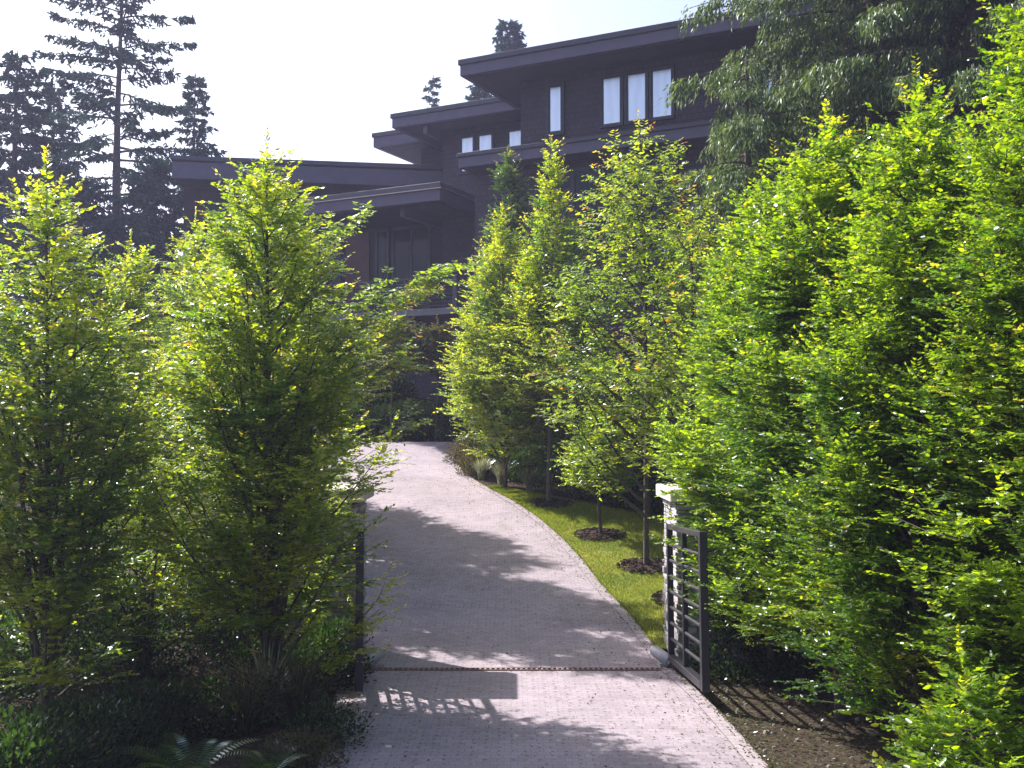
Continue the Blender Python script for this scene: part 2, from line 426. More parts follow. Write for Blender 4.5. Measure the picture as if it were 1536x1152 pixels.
me = leaf_mesh('grass', P, D, S, rng.uniform(.025, .055, m_), (T_BLADE[0] * np.array([1, 2.6, 1]), T_BLADE[1]), gv, (rng.random(m_) < .10) * .8)
tag(link('grass', me, M['grass']), 'short yellow green grass covering the sunlit lawn', 'grass', kind='stuff')

# mulch rings round the lawn trees
for i, ((x, y), lb) in enumerate(zip(STEMS, ('dark mulch ring round the farthest lawn tree', 'dark mulch ring round the small middle lawn tree', 'dark mulch ring round the leaning lawn tree beside the pillar', 'dark mulch ring half hidden behind the pale stone pillar'))):
    mb = MB(); pr = random.Random(i); prev = None; R0 = .44
    ringv = [(0, 0, .07)]
    for r_, z_ in ((.18, .075), (.34, .06), (.44, .03), (.5, -.03)):
        for k in range(22):
            t = 2 * math.pi * k / 22; rr = r_ * (1 + .22 * math.sin(5 * t + i) * pr.uniform(.5, 1.2))
            X_, Y_ = rr * math.cos(t), rr * math.sin(t)
            ringv.append((X_, Y_, z_ + prof(y + Y_) - prof(y) + pr.uniform(-.012, .012)))
    f_ = [(0, 1 + k, 1 + (k + 1) % 22) for k in range(22)]
    for a in range(3):
        for k in range(22):
            k2 = (k + 1) % 22; f_.append((1 + a*22 + k, 1 + (a+1)*22 + k, 1 + (a+1)*22 + k2, 1 + a*22 + k2))
    mb.add(ringv, f_, True)
    for k in range(260):
        t = pr.uniform(0, 6.28); r_ = .5 * math.sqrt(pr.random()); X_, Y_ = r_ * math.cos(t), r_ * math.sin(t)
        z = .075 - .04 * (r_ / .5) ** 2 + prof(y + Y_) - prof(y)
        a = pr.uniform(0, 3.14); l, w = pr.uniform(.015, .04), pr.uniform(.006, .014)
        ca, sa = math.cos(a), math.sin(a); q = [(-l, -w), (l, -w), (l, w), (-l, w)]
        q = [(X_ + u * ca - v * sa, Y_ + u * sa + v * ca) for u, v in q]; dz = pr.uniform(0, .02)
        mb.hexa([(a_, b_, z - .01) for a_, b_ in q] + [(a_, b_, z + .008 + dz * (j % 2)) for j, (a_, b_) in enumerate(q)])
    o = mb.build('mulch_ring', M['mulch']); o.location = (x, y, prof(y)); tag(o, lb, 'mulch', 'mulch rings on the lawn')

# ------------------------------------------------------------------ drain across the drive
dy = onground(770, 1005)[1]
dr = empty('drain_grate', (0, dy, 0), 'rusty slotted drain grate running across the driveway between the gates', 'drain')
mb = MB(); x0, x1 = -1.78, 1.86
mb.box(x0, x1, -.048, -.041, .001, .016); mb.box(x0, x1, .041, .048, .001, .016)
mb.build('grate_frame', M['rust'], dr)
mb = MB()
x = x0 + .02
while x < x1 - .02: mb.bbox(x, x + .028, -.040, .040, .001, .014, .003); x += .062
mb.build('slot_bars', M['rust'], dr)
mb = MB(); mb.box(x0, x1, -.0405, .0405, .0, .004); mb.build('channel', simple('channel_dark', (.01,.008,.008), (.02,.015,.015)), dr)

# ------------------------------------------------------------------ gate pillars
def pillar(name, x0, x1, y0, y1, top, label):
    root = empty(name, ((x0 + x1) / 2, (y0 + y1) / 2, 0), label, 'pillar', 'stone pillars either side of the gate')
    xf = Matrix.Translation((-(x0 + x1) / 2, -(y0 + y1) / 2, 0))
    mb = MB(); pr = random.Random(name + str(x0))
    mb.box(x0 + .05, x1 - .05, y0 + .05, y1 - .05, -.3, top)
    z = -.05
    while z < top - .02:
        h = pr.choice([.045, .06, .075, .09]); h = min(h, top - z)
        for (axis, a0, a1, fixed, sgn) in (('x', x0, x1, y0, -1), ('x', x0, x1, y1, 1), ('y', y0, y1, x0, -1), ('y', y0, y1, x1, 1)):
            a = a0
            while a < a1 - .03:
                l = min(pr.uniform(.14, .4), a1 - a); out = pr.uniform(-.02, .022)
                g = .006
                f0, f1 = sorted((fixed - sgn * .12, fixed + sgn * out))
                if axis == 'x': mb.bbox(a + g, a + l - g, f0, f1, z + g, z + h - g * .5, .006)
                else: mb.bbox(f0, f1, a + g, a + l - g, z + g, z + h - g * .5, .006)
                a += l
        z += h
    mb.build('shaft', M['stone'], root, xf)
    mb = MB(); mb.bbox(x0 + .03, x1 - .03, y0 + .03, y1 - .03, top + .001, top + .03, .005)
    mb.build('neck', M['dark_siding'], root, xf)
    mb = MB(); mb.bbox(x0 - .09, x1 + .09, y0 - .09, y1 + .09, top + .031, top + .19, .012)
    mb.build('cap_stone', M['cap'], root, xf)
    return root
pillar('stone_pillar', 2.03, 2.85, 13.2, 14.35, 1.97, 'pale sunlit stacked stone pillar with square cap behind the open right gate')
pillar('stone_pillar', -2.78, -1.93, 13.2, 14.2, 1.97, 'dark shaded stacked stone pillar behind the left gate and hornbeam')

# ------------------------------------------------------------------ gates (local x along the leaf from the hinge)
def gate(hx, hy, ang, label, z0=.09, Hh=1.65, Ln=1.80):
    g = empty('metal_gate', (hx, hy, z0), label, 'gate', 'open metal driveway gates', math.radians(ang))
    g.rotation_euler.y = math.radians(-2.6)
    t = .035
    mb = MB(); mb.bbox(-t, t, -t, t, -.05, Hh, .004); mb.build('hinge_stile', M['gate'], g)
    mb = MB(); mb.bbox(Ln - .045, Ln + .045, -.042, .042, -.01, Hh, .004); mb.build('end_stile', M['gate'], g)
    mb = MB(); mb.bbox(t + .001, Ln - .046, -.03, .03, Hh - .065, Hh - .003, .004); mb.build('top_rail', M['gate'], g)
    mb = MB(); mb.bbox(t + .001, Ln - .046, -.045, .045, .0, .08, .004); mb.build('bottom_rail', M['gate'], g)
    c = Ln * .47
    mb = MB(); mb.bbox(c - .035, c - .008, -.028, .028, .081, Hh - .066, .003); mb.bbox(c + .008, c + .035, -.028, .028, .081, Hh - .066, .003)
    mb.build('middle_stile', M['gate'], g)
    nb = 7
    for k in range(nb):
        z = .08 + (Hh - .145) * (k + 1) / (nb + 1)
        mb = MB()
        mb.tube([(t + .001, 0, z), (c - .036, 0, z)], .021, 10); mb.tube([(c + .036, 0, z), (Ln - .046, 0, z)], .021, 10)
        mb.build('bar', M['gate'], g)
    for z in (.2, Hh - .2):
        mb = MB(); mb.tube([(-.02, 0.05, z - .05), (-.02, 0.05, z + .05)], .022, 8); mb.build('hinge', M['motor'], g)
    return g
gate(1.935, 13.08, -87.2, 'open grey metal gate with horizontal bars in front of the pale pillar')
gate(-1.86, 13.08, -81.8, 'open grey metal gate seen edge on in front of the dark pillar')
# cylindrical gate motors at the feet of the gates
for (x, y, s, lb) in ((1.86, 13.2, -1, 'pale grey cylindrical gate motor at the foot of the right pillar'), (-1.70, 13.1, 1, 'dark grey cylindrical gate motor at the foot of the left gate')):
    g = empty('gate_motor', (x, y, .0), lb, 'gate motor', 'gate motors')
    a = Vector((-s * -.0 - .10 * (1 if s < 0 else -1), .16, .16)); b = Vector((.06 * (1 if s < 0 else -1), -.12, .08))
    mb = MB(); mb.tube([a, a + (b - a) * .05, a + (b - a) * .95, b], [.055, .066, .07, .06], 16); mb.build('motor_housing', M['motor'], g)
    mb = MB(); mb.tube([a + (a - b).normalized() * .03, a], [.045, .05], 14); mb.build('end_cap', M['cap'], g)
    mb = MB(); mb.tube([b, b + (b - a).normalized() * .03], [.045, .04], 14); mb.build('end_cap', M['cap'], g)
    mb = MB(); mb.bbox(-.06, .06, -.08, .06, 0, .045, .004); mb.build('base_plate', M['motor'], g)

# ------------------------------------------------------------------ the house
HA = math.radians(-27.0)
ref = W(958, 576, 31.0)
U = Vector((math.cos(HA), math.sin(HA), 0)); V = Vector((-math.sin(HA), math.cos(HA), 0))
ref.z = 0
house = empty('house', ref, 'large dark shingled house with stepped flat roofs standing above the driveway', 'house', None, HA)
HM = house.matrix_basis.copy(); HI = HM.inverted()
def hp(px, py, d):
    """photo pixel on the house plane local y = d -> local (x, z)"""
    r = ray(px, py); o = Vector((0, 0, CAM_H)); n_ = V
    t = ((ref + V * d) - o).dot(n_) / r.dot(n_)
    p = HI @ (o + r * t)
    return p.x, p.z
def hbox(name, x0, x1, y0, y1, z0, z1, mat, parent=house, b=0):
    mb = MB(); (mb.bbox(x0, x1, y0, y1, z0, z1, b) if b else mb.box(x0, x1, y0, y1, z0, z1))
    return mb.build(name, mat, parent)
def roof(x0, x1, y0, y1, z0, z1, inset=.03, name='roof'):
    """fascia and soffit box, with a metal edge standing proud on top"""
    mb = MB(); mb.bbox(x0, x1, y0, y1, z0 , z1 - .17, .01); r = mb.build(name, M['fascia'], house)
    mb = MB(); mb.bbox(x0 - .05, x1 + .05, y0 - .05, y1 + .05, z1 - .168, z1, .01); mb.build('roof_edge', M['trim'], r)
    mb = MB(); mb.box(x0 + .2, x1 - .2, y0 + .2, y1 - .2, z0 - .02, z0 - .002); mb.build('soffit', M['soffit'], r)
    return r
def window(px0, px1, py0, py1, d, mat, mull=(), fw=.09, at_left=True):
    """window on plane y=d from photo pixels; rectangular in the house's own axes"""
    xa, zt = hp(px0, py0, d); xb, _ = hp(px1, py0, d); _, zb = hp(px0, py1, d)
    return win(xa, xb, zb, zt, d, mat, mull, fw)
def win(xa, xb, zb, zt, d, mat, mull=(), fw=.09):
    mb = MB()
    mb.box(xa - fw, xa, d - .07, d + .05, zb - fw, zt + fw); mb.box(xb, xb + fw, d - .07, d + .05, zb - fw, zt + fw)
    mb.box(xa, xb, d - .068, d + .05, zt, zt + fw); mb.box(xa, xb, d - .068, d + .05, zb - fw, zb)
    for f in mull:
        xm = xa + (xb - xa) * f; mb.box(xm - .05, xm + .05, d - .05, d + .05, zb, zt)
    w = mb.build('window', M['frame'], house)
    mb = MB(); mb.box(xa + .001, xb - .001, d - .02, d - .012, zb + .001, zt - .001); mb.build('pane', mat, w)
    # sash round the pane
    mb = MB(); s_ = .035
    mb.box(xa + .002, xa + s_, d - .045, d - .021, zb + .002, zt - .002); mb.box(xb - s_, xb - .002, d - .045, d - .021, zb + .002, zt - .002)
    mb.box(xa + s_, xb - s_, d - .044, d - .021, zt - s_, zt - .003); mb.box(xa + s_, xb - s_, d - .044, d - .021, zb + .003, zb + s_)
    mb.build('sash', M['frame'], w)
    return w

dF = -1.25                                             # eave line in front of the upper wall
xL, zT = hp(690, 90, dF); _, zB = hp(692, 114, dF)
xR = 14.0
xw, _ = hp(781, 150, 0)
xb_, zbt = hp(688, 229, -.75); _, zbb = hp(688, 252, -.75)
xm_, _ = hp(712, 330, 0)
zfloor = prof(33) - .5
roof(xL, xR, dF, 9.0, zB, zT)
hbox('wall', xw, xR - 1.2, 0, 8.4, zbt - .1, zB - .002, M['shingle'])
# ledge roof between the floors
mb = MB(); mb.bbox(xb_, xR - .6, -.75, 3.3, zbb, zbt - .16, .01); led = mb.build('ledge_roof', M['fascia'], house)
mb = MB(); mb.bbox(xb_ - .05, xR - .55, -.80, 3.35, zbt - .158, zbt - .03, .01); mb.build('roof_edge', M['trim'], led)
hbox('wall', xm_, xR - 1.2, .003, 8.3, zfloor, zbb - .002, M['shingle'])
# trim board under the upper windows
zs_ = hp(903, 197, 0)[1]
window(824, 843, 131, 200, 0, M['curtain'])
for a, b_, t in ((904, 932, 118), (941, 970, 111), (978, 1009, 104)):
    xa, zt = hp(904, 118, 0); _, zb = hp(904, 189, 0)
    win(hp(a, 150, 0)[0], hp(b_, 150, 0)[0], zb, zt, 0, M['curtain'], (), .07)
win(hp(1129, 150, 0)[0], hp(1160, 150, 0)[0], hp(904, 189, 0)[1], hp(904, 118, 0)[1], 0, M['curtain'], (), .08)
# mid floor window, dark
win(hp(862, 300, 0)[0], hp(1010, 300, 0)[0], hp(862, 372, 0)[1], hp(862, 257, 0)[1], 0, M['glass'], (.5,), .10)
win(hp(1090, 300, 0)[0], hp(1160, 300, 0)[0], hp(862, 372, 0)[1], hp(862, 257, 0)[1], 0, M['glass'], (.5,), .10)
# second block, stepped back
d2 = 3.6
x2, _ = hp(664, 230, d2); xr2, z2t = hp(588, 171, d2 - 1.2); _, z2b = hp(590, 192, d2 - 1.2)
roof(xr2, xw + 2, d2 - 1.2, 12, z2b, z2t)
hbox('wall', x2, xw + 3, d2, 11.4, zfloor, z2b - .002, M['shingle'])
xw0, _ = hp(692, 215, d2)
zt_, zb_ = hp(692, 207, d2)[1], hp(692, 259, d2)[1]
win(hp(692, 215, d2)[0], hp(711, 215, d2)[0], zb_, zt_, d2, M['curtain'], (), .07)
win(hp(718, 215, d2)[0], hp(739, 215, d2)[0], zb_, zt_, d2, M['curtain'], (), .07)
win(hp(763, 215, d2)[0], hp(790, 215, d2)[0], zb_, zt_, d2, M['curtain'], (), .07)
# beam end under the second roof
bx_, bz_ = hp(640, 196, d2 - .9)
hbox('beam_end', bx_ - .08, bx_ + .08, d2 - 1.0, d2 - .02, z2b - .30, z2b - .021, M['fascia'])
# third roof behind
d3 = 6.0
xr3, z3t = hp(560, 200, d3 - 1.0); _, z3b = hp(562, 221, d3 - 1.0); x3, _ = hp(632, 235, d3)
roof(xr3, x2 + 3, d3 - 1.0, 14, z3b, z3t)
hbox('wall', x3, x2 + 2.5, d3, 13, zfloor, z3b - .002, M['shingle'])
# the long low wing on the left, nearly square to the camera
def wbox(name, pts, mat, parent=house):
    mb = MB(); mb.hexa([HI @ Vector(p) for p in pts]); return mb.build(name, mat, parent, recalc=True)
def wing(name, a, b, Ya, Yb, depth, th, mat, parent=house, proud=0, drop=0):
    A, B = W(*a, Ya), W(*b, Yb); A.y -= proud; B.y -= proud; A.x -= proud; A.z -= drop; B.z -= drop
    dn = Vector((0, 0, -th)); bk = Vector((0, depth, 0))
    return wbox(name, [A + dn, B + dn, B + dn + bk, A + dn + bk, A, B, B + bk, A + bk], mat, parent)
r4 = wing('roof', (258, 236), (690, 252), 39.5, 40.5, 8, .62, M['fascia'], drop=.15)
wing('roof_edge', (257, 233), (690, 249), 39.45, 40.45, 8.1, .15, M['trim'], r4, proud=.03)
A, B = W(276, 262, 41.0), W(690, 275, 41.6)
wbox('wall', [(A.x, A.y, zfloor), (B.x, B.y, zfloor), (B.x, B.y + 6, zfloor), (A.x, A.y + 6, zfloor), A, B, B + Vector((0, 6, 0)), A + Vector((0, 6, 0))], M['dark_siding'])
# porch: roof, recessed wall, deck, railing
dp = .9
xp, zpt = hp(660, 273, dp); _, zpb = hp(660, 300, dp); xpl, _ = hp(455, 320, dp)
pr_ = MB(); pr_.bbox(xpl, xp, dp, dp + 5, zpb, zpt - .19, .01); por = pr_.build('porch_roof', M['fascia'], house)
mb = MB(); mb.bbox(xpl - .05, xp + .05, dp - .06, dp + 5.05, zpt - .188, zpt, .01); mb.build('roof_edge', M['trim'], por)
mb = MB(); mb.bbox(xpl - .08, xp + .08, dp - .085, dp + 5.08, zpt - .222, zpt - .19, .004); mb.build('sunlit_edge_strip', M['sunlit_edge'], por)  # added thin strip, its light colour standing in for sun on the edge step
mb = MB(); mb.box(xpl + .2, xp - .2, dp + .2, dp + 4.9, zpb - .025, zpb - .002); mb.build('soffit', M['dark_siding'], por)
dr_ = 4.0
_, zdk = hp(660, 463, .6)
hbox('wall', hp(440, 350, dr_)[0], xm_ + 1.2, dr_, dr_ + 3, zdk, zpb - .03, M['dark_siding'])
hbox('beam', hp(606, 310, 1.6)[0] - .1, hp(606, 310, 1.6)[0] + .1, 1.5, dr_ - .01, zpb - .28, zpb - .026, M['fascia'])
zw1, zw0 = hp(600, 344, dr_)[1], hp(600, 430, dr_)[1]
win(hp(592, 380, dr_)[0], hp(644, 380, dr_)[0], zdk + .25, zw1, dr_, M['glass'], (.5,), .09)
win(hp(567, 380, dr_)[0], hp(582, 380, dr_)[0], zdk + .25, zw1, dr_, M['glass'], (), .09)
win(hp(490, 380, dr_)[0], hp(510, 380, dr_)[0], zdk + .25, zw1, dr_, M['glass'], (), .09)
xa, xb2 = hp(520, 380, dr_)[0], hp(555, 380, dr_)[0]
dd = hbox('door', xa, xb2, dr_ - .06, dr_ + .02, zdk + .02, zw1, M['door'])
mb = MB(); mb.tube([(xb2 - .1, dr_ - .13, zdk + .9), (xb2 - .1, dr_ - .13, zdk + 1.25)], .02, 8); mb.box(xb2 - .11, xb2 - .09, dr_ - .13, dr_ - .06, zdk + 1.0, zdk + 1.02); mb.build('handle', M['motor'], dd)
# deck and what is below it
xd0, xd1 = hp(430, 460, .5)[0], hp(690, 460, .5)[0]
hbox('deck', xd0, xd1, .4, dr_ + .5, zdk - .22, zdk, M['slab'], b=.01)
sid = MB(); z = zfloor
while z < zdk - .24: sid.box(xd0 + .5, xd1 - .25, 1.1 - .012, 1.5, z, min(z + .155, zdk - .225)); sid.box(xd0 + .5, xd1 - .25, 1.1, 1.5, z + .155, z + .165); z += .165
sid.build('lower_wall', M['shingle'], house)
ry = .55; rr0, rr1 = xd0 + .1, hp(684, 430, ry)[0]
rl = MB(); Hr = 1.05
rl.bbox(rr0, rr1, ry - .03, ry + .03, zdk + Hr - .04, zdk + Hr, .004)
for k in range(7): zz_ = zdk + .1 + k * .128; rl.tube([(rr0, ry, zz_), (rr1, ry, zz_)], .011, 6)
rail = rl.build('railing', M['rail'], house)
for xp_ in (hp(607, 430, ry)[0], hp(530, 430, ry)[0], hp(465, 430, ry)[0]):
    mb = MB(); mb.bbox(xp_ - .025, xp_ + .025, ry - .035, ry + .035, zdk, zdk + Hr - .041, .003); mb.build('post', M['rail'], rail)
mb = MB(); mb.bbox(rr1 - .09, rr1 + .07, ry - .08, ry + .08, zdk - .05, zdk + Hr + .03, .005); mb.build('post', M['rail'], rail)
rl = MB()
rl.bbox(rr1 + .12, rr1 + .9, ry + .9, ry + .95, zdk + Hr - .09, zdk + Hr - .05, .004)
rl.bbox(rr1 + .12, rr1 + .17, ry + .9, ry + .95, zdk, zdk + Hr - .091, .004)
for k in range(7): zz_ = zdk + .1 + k * .12; rl.tube([(rr1 + .17, ry + .925, zz_), (rr1 + .9, ry + .925, zz_)], .01, 6)
rl.build('railing', M['rail'], house)
# porch posts
xq = hp(645, 350, 1.4)[0]

# ------------------------------------------------------------------ trees
def branch_tree(name, x, y, H, R, seed, label, leafmat, cat='tree', group=None, nb=62, sub=6, ang=(24, 42), L=.080,
                clear=.05, low=.65, peak=.38, top_pow=.60, lean=(0, 0), density=.95, droop=.22, tmpl=T_LEAF, trunk_r=.05,
                stems=1, young=.42, spread=.9, tw=(.16, .38), extra=(), z0=None, horiz=.35, thick=1.0, step=.028, sway=.05):
    r = np.random.default_rng(seed)
    if z0 is None: z0 = hgt(x, y) - .03
    root = empty(name, (x, y, z0), label, cat, group)
    wood = MB()
    def env(h):
        h = np.clip(h, 0, 1)
        a = low + (1 - low) * min(1, h / peak) ** .8 if h < peak else max(0.0, 1 - (h - peak) / (1 - peak)) ** top_pow
        return R * max(a, .02)
    ph = r.uniform(0, 6.28, 3)
    def axis(z, st=0):
        t = z / H
        return np.array([lean[0] * t + sway * math.sin(ph[0] + 3 * t), lean[1] * t + sway * math.sin(ph[1] + 2.6 * t), z])
    zs = np.linspace(0, H * .96, 12)
    wood.tube([axis(z) - np.array([0, 0, .05 if z == 0 else 0]) for z in zs], [max(.006, trunk_r * (1 - .88 * z / H)) for z in zs], 8)
    segs = []     # (p0, p1, curve up, is_terminal weight)
    for s_ in range(1, stems):
        a = r.uniform(0, 6.28); rr = R * r.uniform(.25, .5); zt = H * r.uniform(.55, .85)
        pts = [np.array([rr * math.cos(a) * (t ** .7), rr * math.sin(a) * (t ** .7), 0]) + axis(.12 * H * .3 + (zt - .1 * H) * t) for t in np.linspace(0, 1, 8)]
        wood.tube(pts, np.linspace(trunk_r * .55, .006, 8), 6)
    Ps, Ds, Ss, Ls, Yg, Vr = [], [], [], [], [], []
    def twigs_on(p0, p1, bend, w_tip, w0=.15, shade=.5):
        """leafy twigs along the curve p0 -> p1"""
        d = p1 - p0; ln = np.linalg.norm(d)
        if ln < .05: return
        nt_ = max(3, int(ln / .05 * density))
        t = w0 + (1 - w0) * np.sort(r.random(nt_)); t[-1] = 1.0
        q = p0 + d * t[:, None]; q[:, 2] += bend * ln * (t * (1 - t))
        dn = d / ln
        a = r.uniform(0, 6.28, nt_)
        out = np.stack([np.cos(a), np.sin(a), r.normal(0, .3, nt_)], 1)
        td = nrm(dn * .75 + out * spread * .8 + np.array([0, 0, .0]) * 1.0)
        td[:, 2] = td[:, 2] * (1 - horiz) + .04
        td[-1] = dn * .9 + np.array([0, 0, .1]); td = nrm(td)
        tl = r.uniform(tw[0], tw[1], nt_)
        nl = max(3, int(tw[1] / step))
        k = (np.arange(nl) + .5) / nl
        P = q[:, None, :] + td[:, None, :] * (tl[:, None] * k[None, :])[:, :, None]
        P[:, :, 2] -= droop * .35 * (tl[:, None] * k[None, :] ** 2)
        side = nrm(np.cross(td, np.array([0, 0, 1.0])) + 1e-6)
        sg = np.where(np.arange(nl) % 2 == 0, 1.0, -1.0)
        D = td[:, None, :] * .62 + side[:, None, :] * sg[None, :, None] * .8 + r.normal(0, .17, (nt_, nl, 3))
        D[:, :, 2] -= droop
        S = np.cross(D, np.array([0, 0, 1.0])) + r.normal(0, .42, D.shape)
        Ps.append(P.reshape(-1, 3)); Ds.append(D.reshape(-1, 3)); Ss.append(nrm(S.reshape(-1, 3)))
        Ls.append((L * r.uniform(.45, 1.2, (nt_, nl)) * (1 - .3 * k[None, :])).ravel())
        yg = (k[None, :] > .6) * (t[:, None] > .8) * w_tip * r.uniform(.3, 1, (nt_, 1))
        Yg.append(np.clip(yg, 0, 1).ravel()); Vr.append(np.clip(shade + r.normal(0, .22, (nt_, nl)), 0, 1).ravel())
    gold = 2.39996
    items = []
    for i in range(nb):
        f = (i + r.random()) / nb
        zb = H * (clear + (.93 - clear) * f ** 1.0)
        an = math.radians(r.uniform(*ang)) * (1 + .25 * (1 - f))
        az = i * gold + r.normal(0, .3)
        zt = zb
        for _ in range(4): zt = min(H * .985, zb + env(zt / H) / math.tan(an))
        rr = env(zt / H) * r.uniform(.62, 1.18) + .03
        items.append((zb, zt, rr, az))
    for e in extra: items.append(e)                       # (z base, z tip, reach, azimuth)
    for (zb, zt, rr, az) in items:
        p0 = axis(zb); o = np.array([math.cos(az), math.sin(az), 0]); p1 = axis(zt) + o * rr
        ln = np.linalg.norm(p1 - p0); bend = -.28
        cu = [p0 + (p1 - p0) * t + np.array([0, 0, bend * ln * t * (1 - t)]) for t in np.linspace(0, 1, 6)]
        br = min(trunk_r * .45, .006 + .012 * ln) * thick
        wood.tube(cu, np.linspace(br, .003, 6), 5, False)
        sh = float(np.clip(.48 + r.normal(0, .24), .0, 1)); yt = float(r.random() < young)
        twigs_on(p0, p1, bend, yt, .25, sh)
        ns = max(2, int(sub * ln / 1.0 * r.uniform(.7, 1.2)))
        for _ in range(ns):
            t = r.uniform(.25, .97); q = p0 + (p1 - p0) * t; q[2] += bend * ln * t * (1 - t)
            a2 = az + r.normal(0, .9)
            sl = r.uniform(.22, .55) * min(1, ln) * (.6 + .6 * R)
            dd_ = np.array([math.cos(a2), math.sin(a2), r.uniform(-.05, .75)]); dd_ /= np.linalg.norm(dd_)
            q1 = q + dd_ * sl
            # keep inside a ragged envelope
            ax = axis(q1[2]); rad = math.hypot(q1[0] - ax[0], q1[1] - ax[1]); lim = max(env(q1[2] / H), rr * .9) * 1.15
            if rad > lim: q1[:2] = ax[:2] + (q1[:2] - ax[:2]) * lim / rad
            wood.tube([q, (q + q1) / 2 - (0, 0, .02), q1], [.005, .004, .0025], 4, False)
            twigs_on(q, q1, -.1, yt * (r.random() < .8), .1, sh)
    # leader
    twigs_on(axis(H * .82), axis(H * 1.0), 0, 1.0, .1, .7); twigs_on(axis(H * .85), axis(H * .99), 0, 1.0, .1, .6)
    wood.build('trunk', M['bark'], root)
    P = np.concatenate(Ps); me = leaf_mesh('crown', P, np.concatenate(Ds), np.concatenate(Ss), np.concatenate(Ls), tmpl,
                                           np.concatenate(Vr), np.concatenate(Yg))
    link('crown', me, leafmat, root)
    return root, len(P)

GH = 'upright hornbeam trees lining the driveway'
total = 0
def horn(px, Y, tip, R, seed, label, **kw):
    """hornbeam whose stem stands in photo column px at distance Y, its tip at photo row tip"""
    global total
    x = (px - 768) / F * Y; z0 = hgt(x, Y) - .03
    H = W(px, tip, Y).z - z0
    mat = kw.pop('mat', M['hornbeam'])
    root, n_ = branch_tree('hornbeam_tree', x, Y, H, R, seed, label, mat, 'tree', GH, **kw)
    total += n_
# left of the gate
horn(70, 10.7, 262, 1.02, 11, 'tall upright hornbeam with many bare stems at the left edge of the photo', stems=9, nb=84, sub=5, thick=1.0, low=.9, clear=.02, peak=.5, top_pow=.75, density=.78, young=.6, ang=(16, 38), L=.078)
horn(402, 11.3, 218, 1.14, 12, 'tallest hornbeam left of the driveway, dark straight trunk beside the shaded pillar', stems=8, nb=92, sub=5, trunk_r=.055, thick=1.0, low=.8, clear=.03, peak=.45, top_pow=.7, density=.8, young=.6, ang=(16, 38), L=.078)
horn(190, 17.0, 360, .85, 14, 'hornbeam top peeping up behind the gap left of the tallest left tree', nb=56)
horn(285, 19.5, 333, .95, 15, 'narrow hornbeam top with orange tips in front of the low roof end', nb=54)
horn(225, 12.8, 575, .85, 16, 'short bushy hornbeam filling the gap between the two tall left trees', nb=40, low=.7, stems=4, density=.7, sub=5)
horn(400, 17.5, 262, 1.15, 17, 'hornbeam directly behind the tallest left tree, farther up the drive', density=.6)
horn(385, 20.5, 290, 1.25, 18, 'fourth hornbeam of the left row, almost hidden behind the others', density=.6)
horn(385, 23.0, 330, 1.4, 35, 'last hornbeam of the left row where the driveway turns', density=.7)
horn(330, 23.5, 370, 1.4, 36, 'hornbeam in the second row beside the turn of the driveway', density=.7)
# right of the gate
horn(1158, 12.5, 250, 1.1, 21, 'hornbeam overhanging the open right gate and the pale pillar', mat=M['hornbeam_green'], young=.3, stems=3, nb=96, sub=8, low=.8, clear=.05)
horn(1250, 10.9, 175, 1.05, 22, 'hornbeam with a dark hollow in its middle, next right of the gate tree', mat=M['hornbeam_green'], young=.3, stems=3, nb=100, sub=8, low=.85, clear=.04)
horn(1375, 9.4, 135, .98, 23, 'large hornbeam above the bare soil near the lower right corner', mat=M['hornbeam_green'], young=.3, stems=3, nb=108, sub=8, low=.9, clear=.03, L=.07)
horn(1585, 8.0, -60, 1.0, 24, 'nearest hornbeam with the biggest bright leaves at the right edge', mat=M['hornbeam_green'], young=.3, stems=3, nb=100, sub=8, low=.7, top_pow=.8, L=.066)
horn(1420, 12.6, 160, 1.1, 25, 'hornbeam of the back row behind the large right trees, below the cedar', mat=M['hornbeam_green'], young=.3)
horn(1150, 15.6, 320, 1.15, 26, 'hornbeam behind the gate tree at the far side of the pillar', mat=M['hornbeam_green'], young=.3)
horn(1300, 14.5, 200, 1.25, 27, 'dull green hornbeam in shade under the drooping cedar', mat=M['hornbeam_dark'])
horn(1650, 9.6, -60, 1.1, 28, 'hornbeam beyond the right edge, a few twigs reaching into view', mat=M['hornbeam_green'], young=.3)
horn(1440, 7.3, 1010, .55, 29, 'low hornbeam sapling at the very bottom right corner', mat=M['hornbeam_green'], young=.3, nb=30, low=.8)
# lawn trees
(a1, b1), (a2, b2), (a3, b3), (a4, b4) = STEMS
def horn_at(x, Y, tip, R, seed, label, **kw):
    horn(768 + F * x / Y, Y, tip, R, seed, label, **kw)
horn_at(a1, b1, 213, 1.4, 31, 'bright yellow green lawn tree with thin pointed top before the house wall', clear=.20, nb=84, sub=7, low=.25, peak=.34, trunk_r=.055, L=.08, top_pow=1.25, density=.75, young=.8)
horn_at(a1 - 1.0, b1 + 1.6, 318, 1.5, 32, 'rounded yellow green tree overhanging the bend of the driveway', nb=84, sub=7, low=.6, peak=.35, L=.085, top_pow=.9, density=.75, young=.8)
horn_at(a2, b2, 628, .68, 33, 'small young lawn tree, smallest of the row on the grass', clear=.28, nb=40, low=.7, peak=.4, top_pow=.55, trunk_r=.04, L=.085)
horn_at(-.1, 27.5, 228, .95, 34, 'dark green narrow evergreen against the shingled wall', mat=M['hornbeam_dark'], L=.09, nb=70, peak=.25)
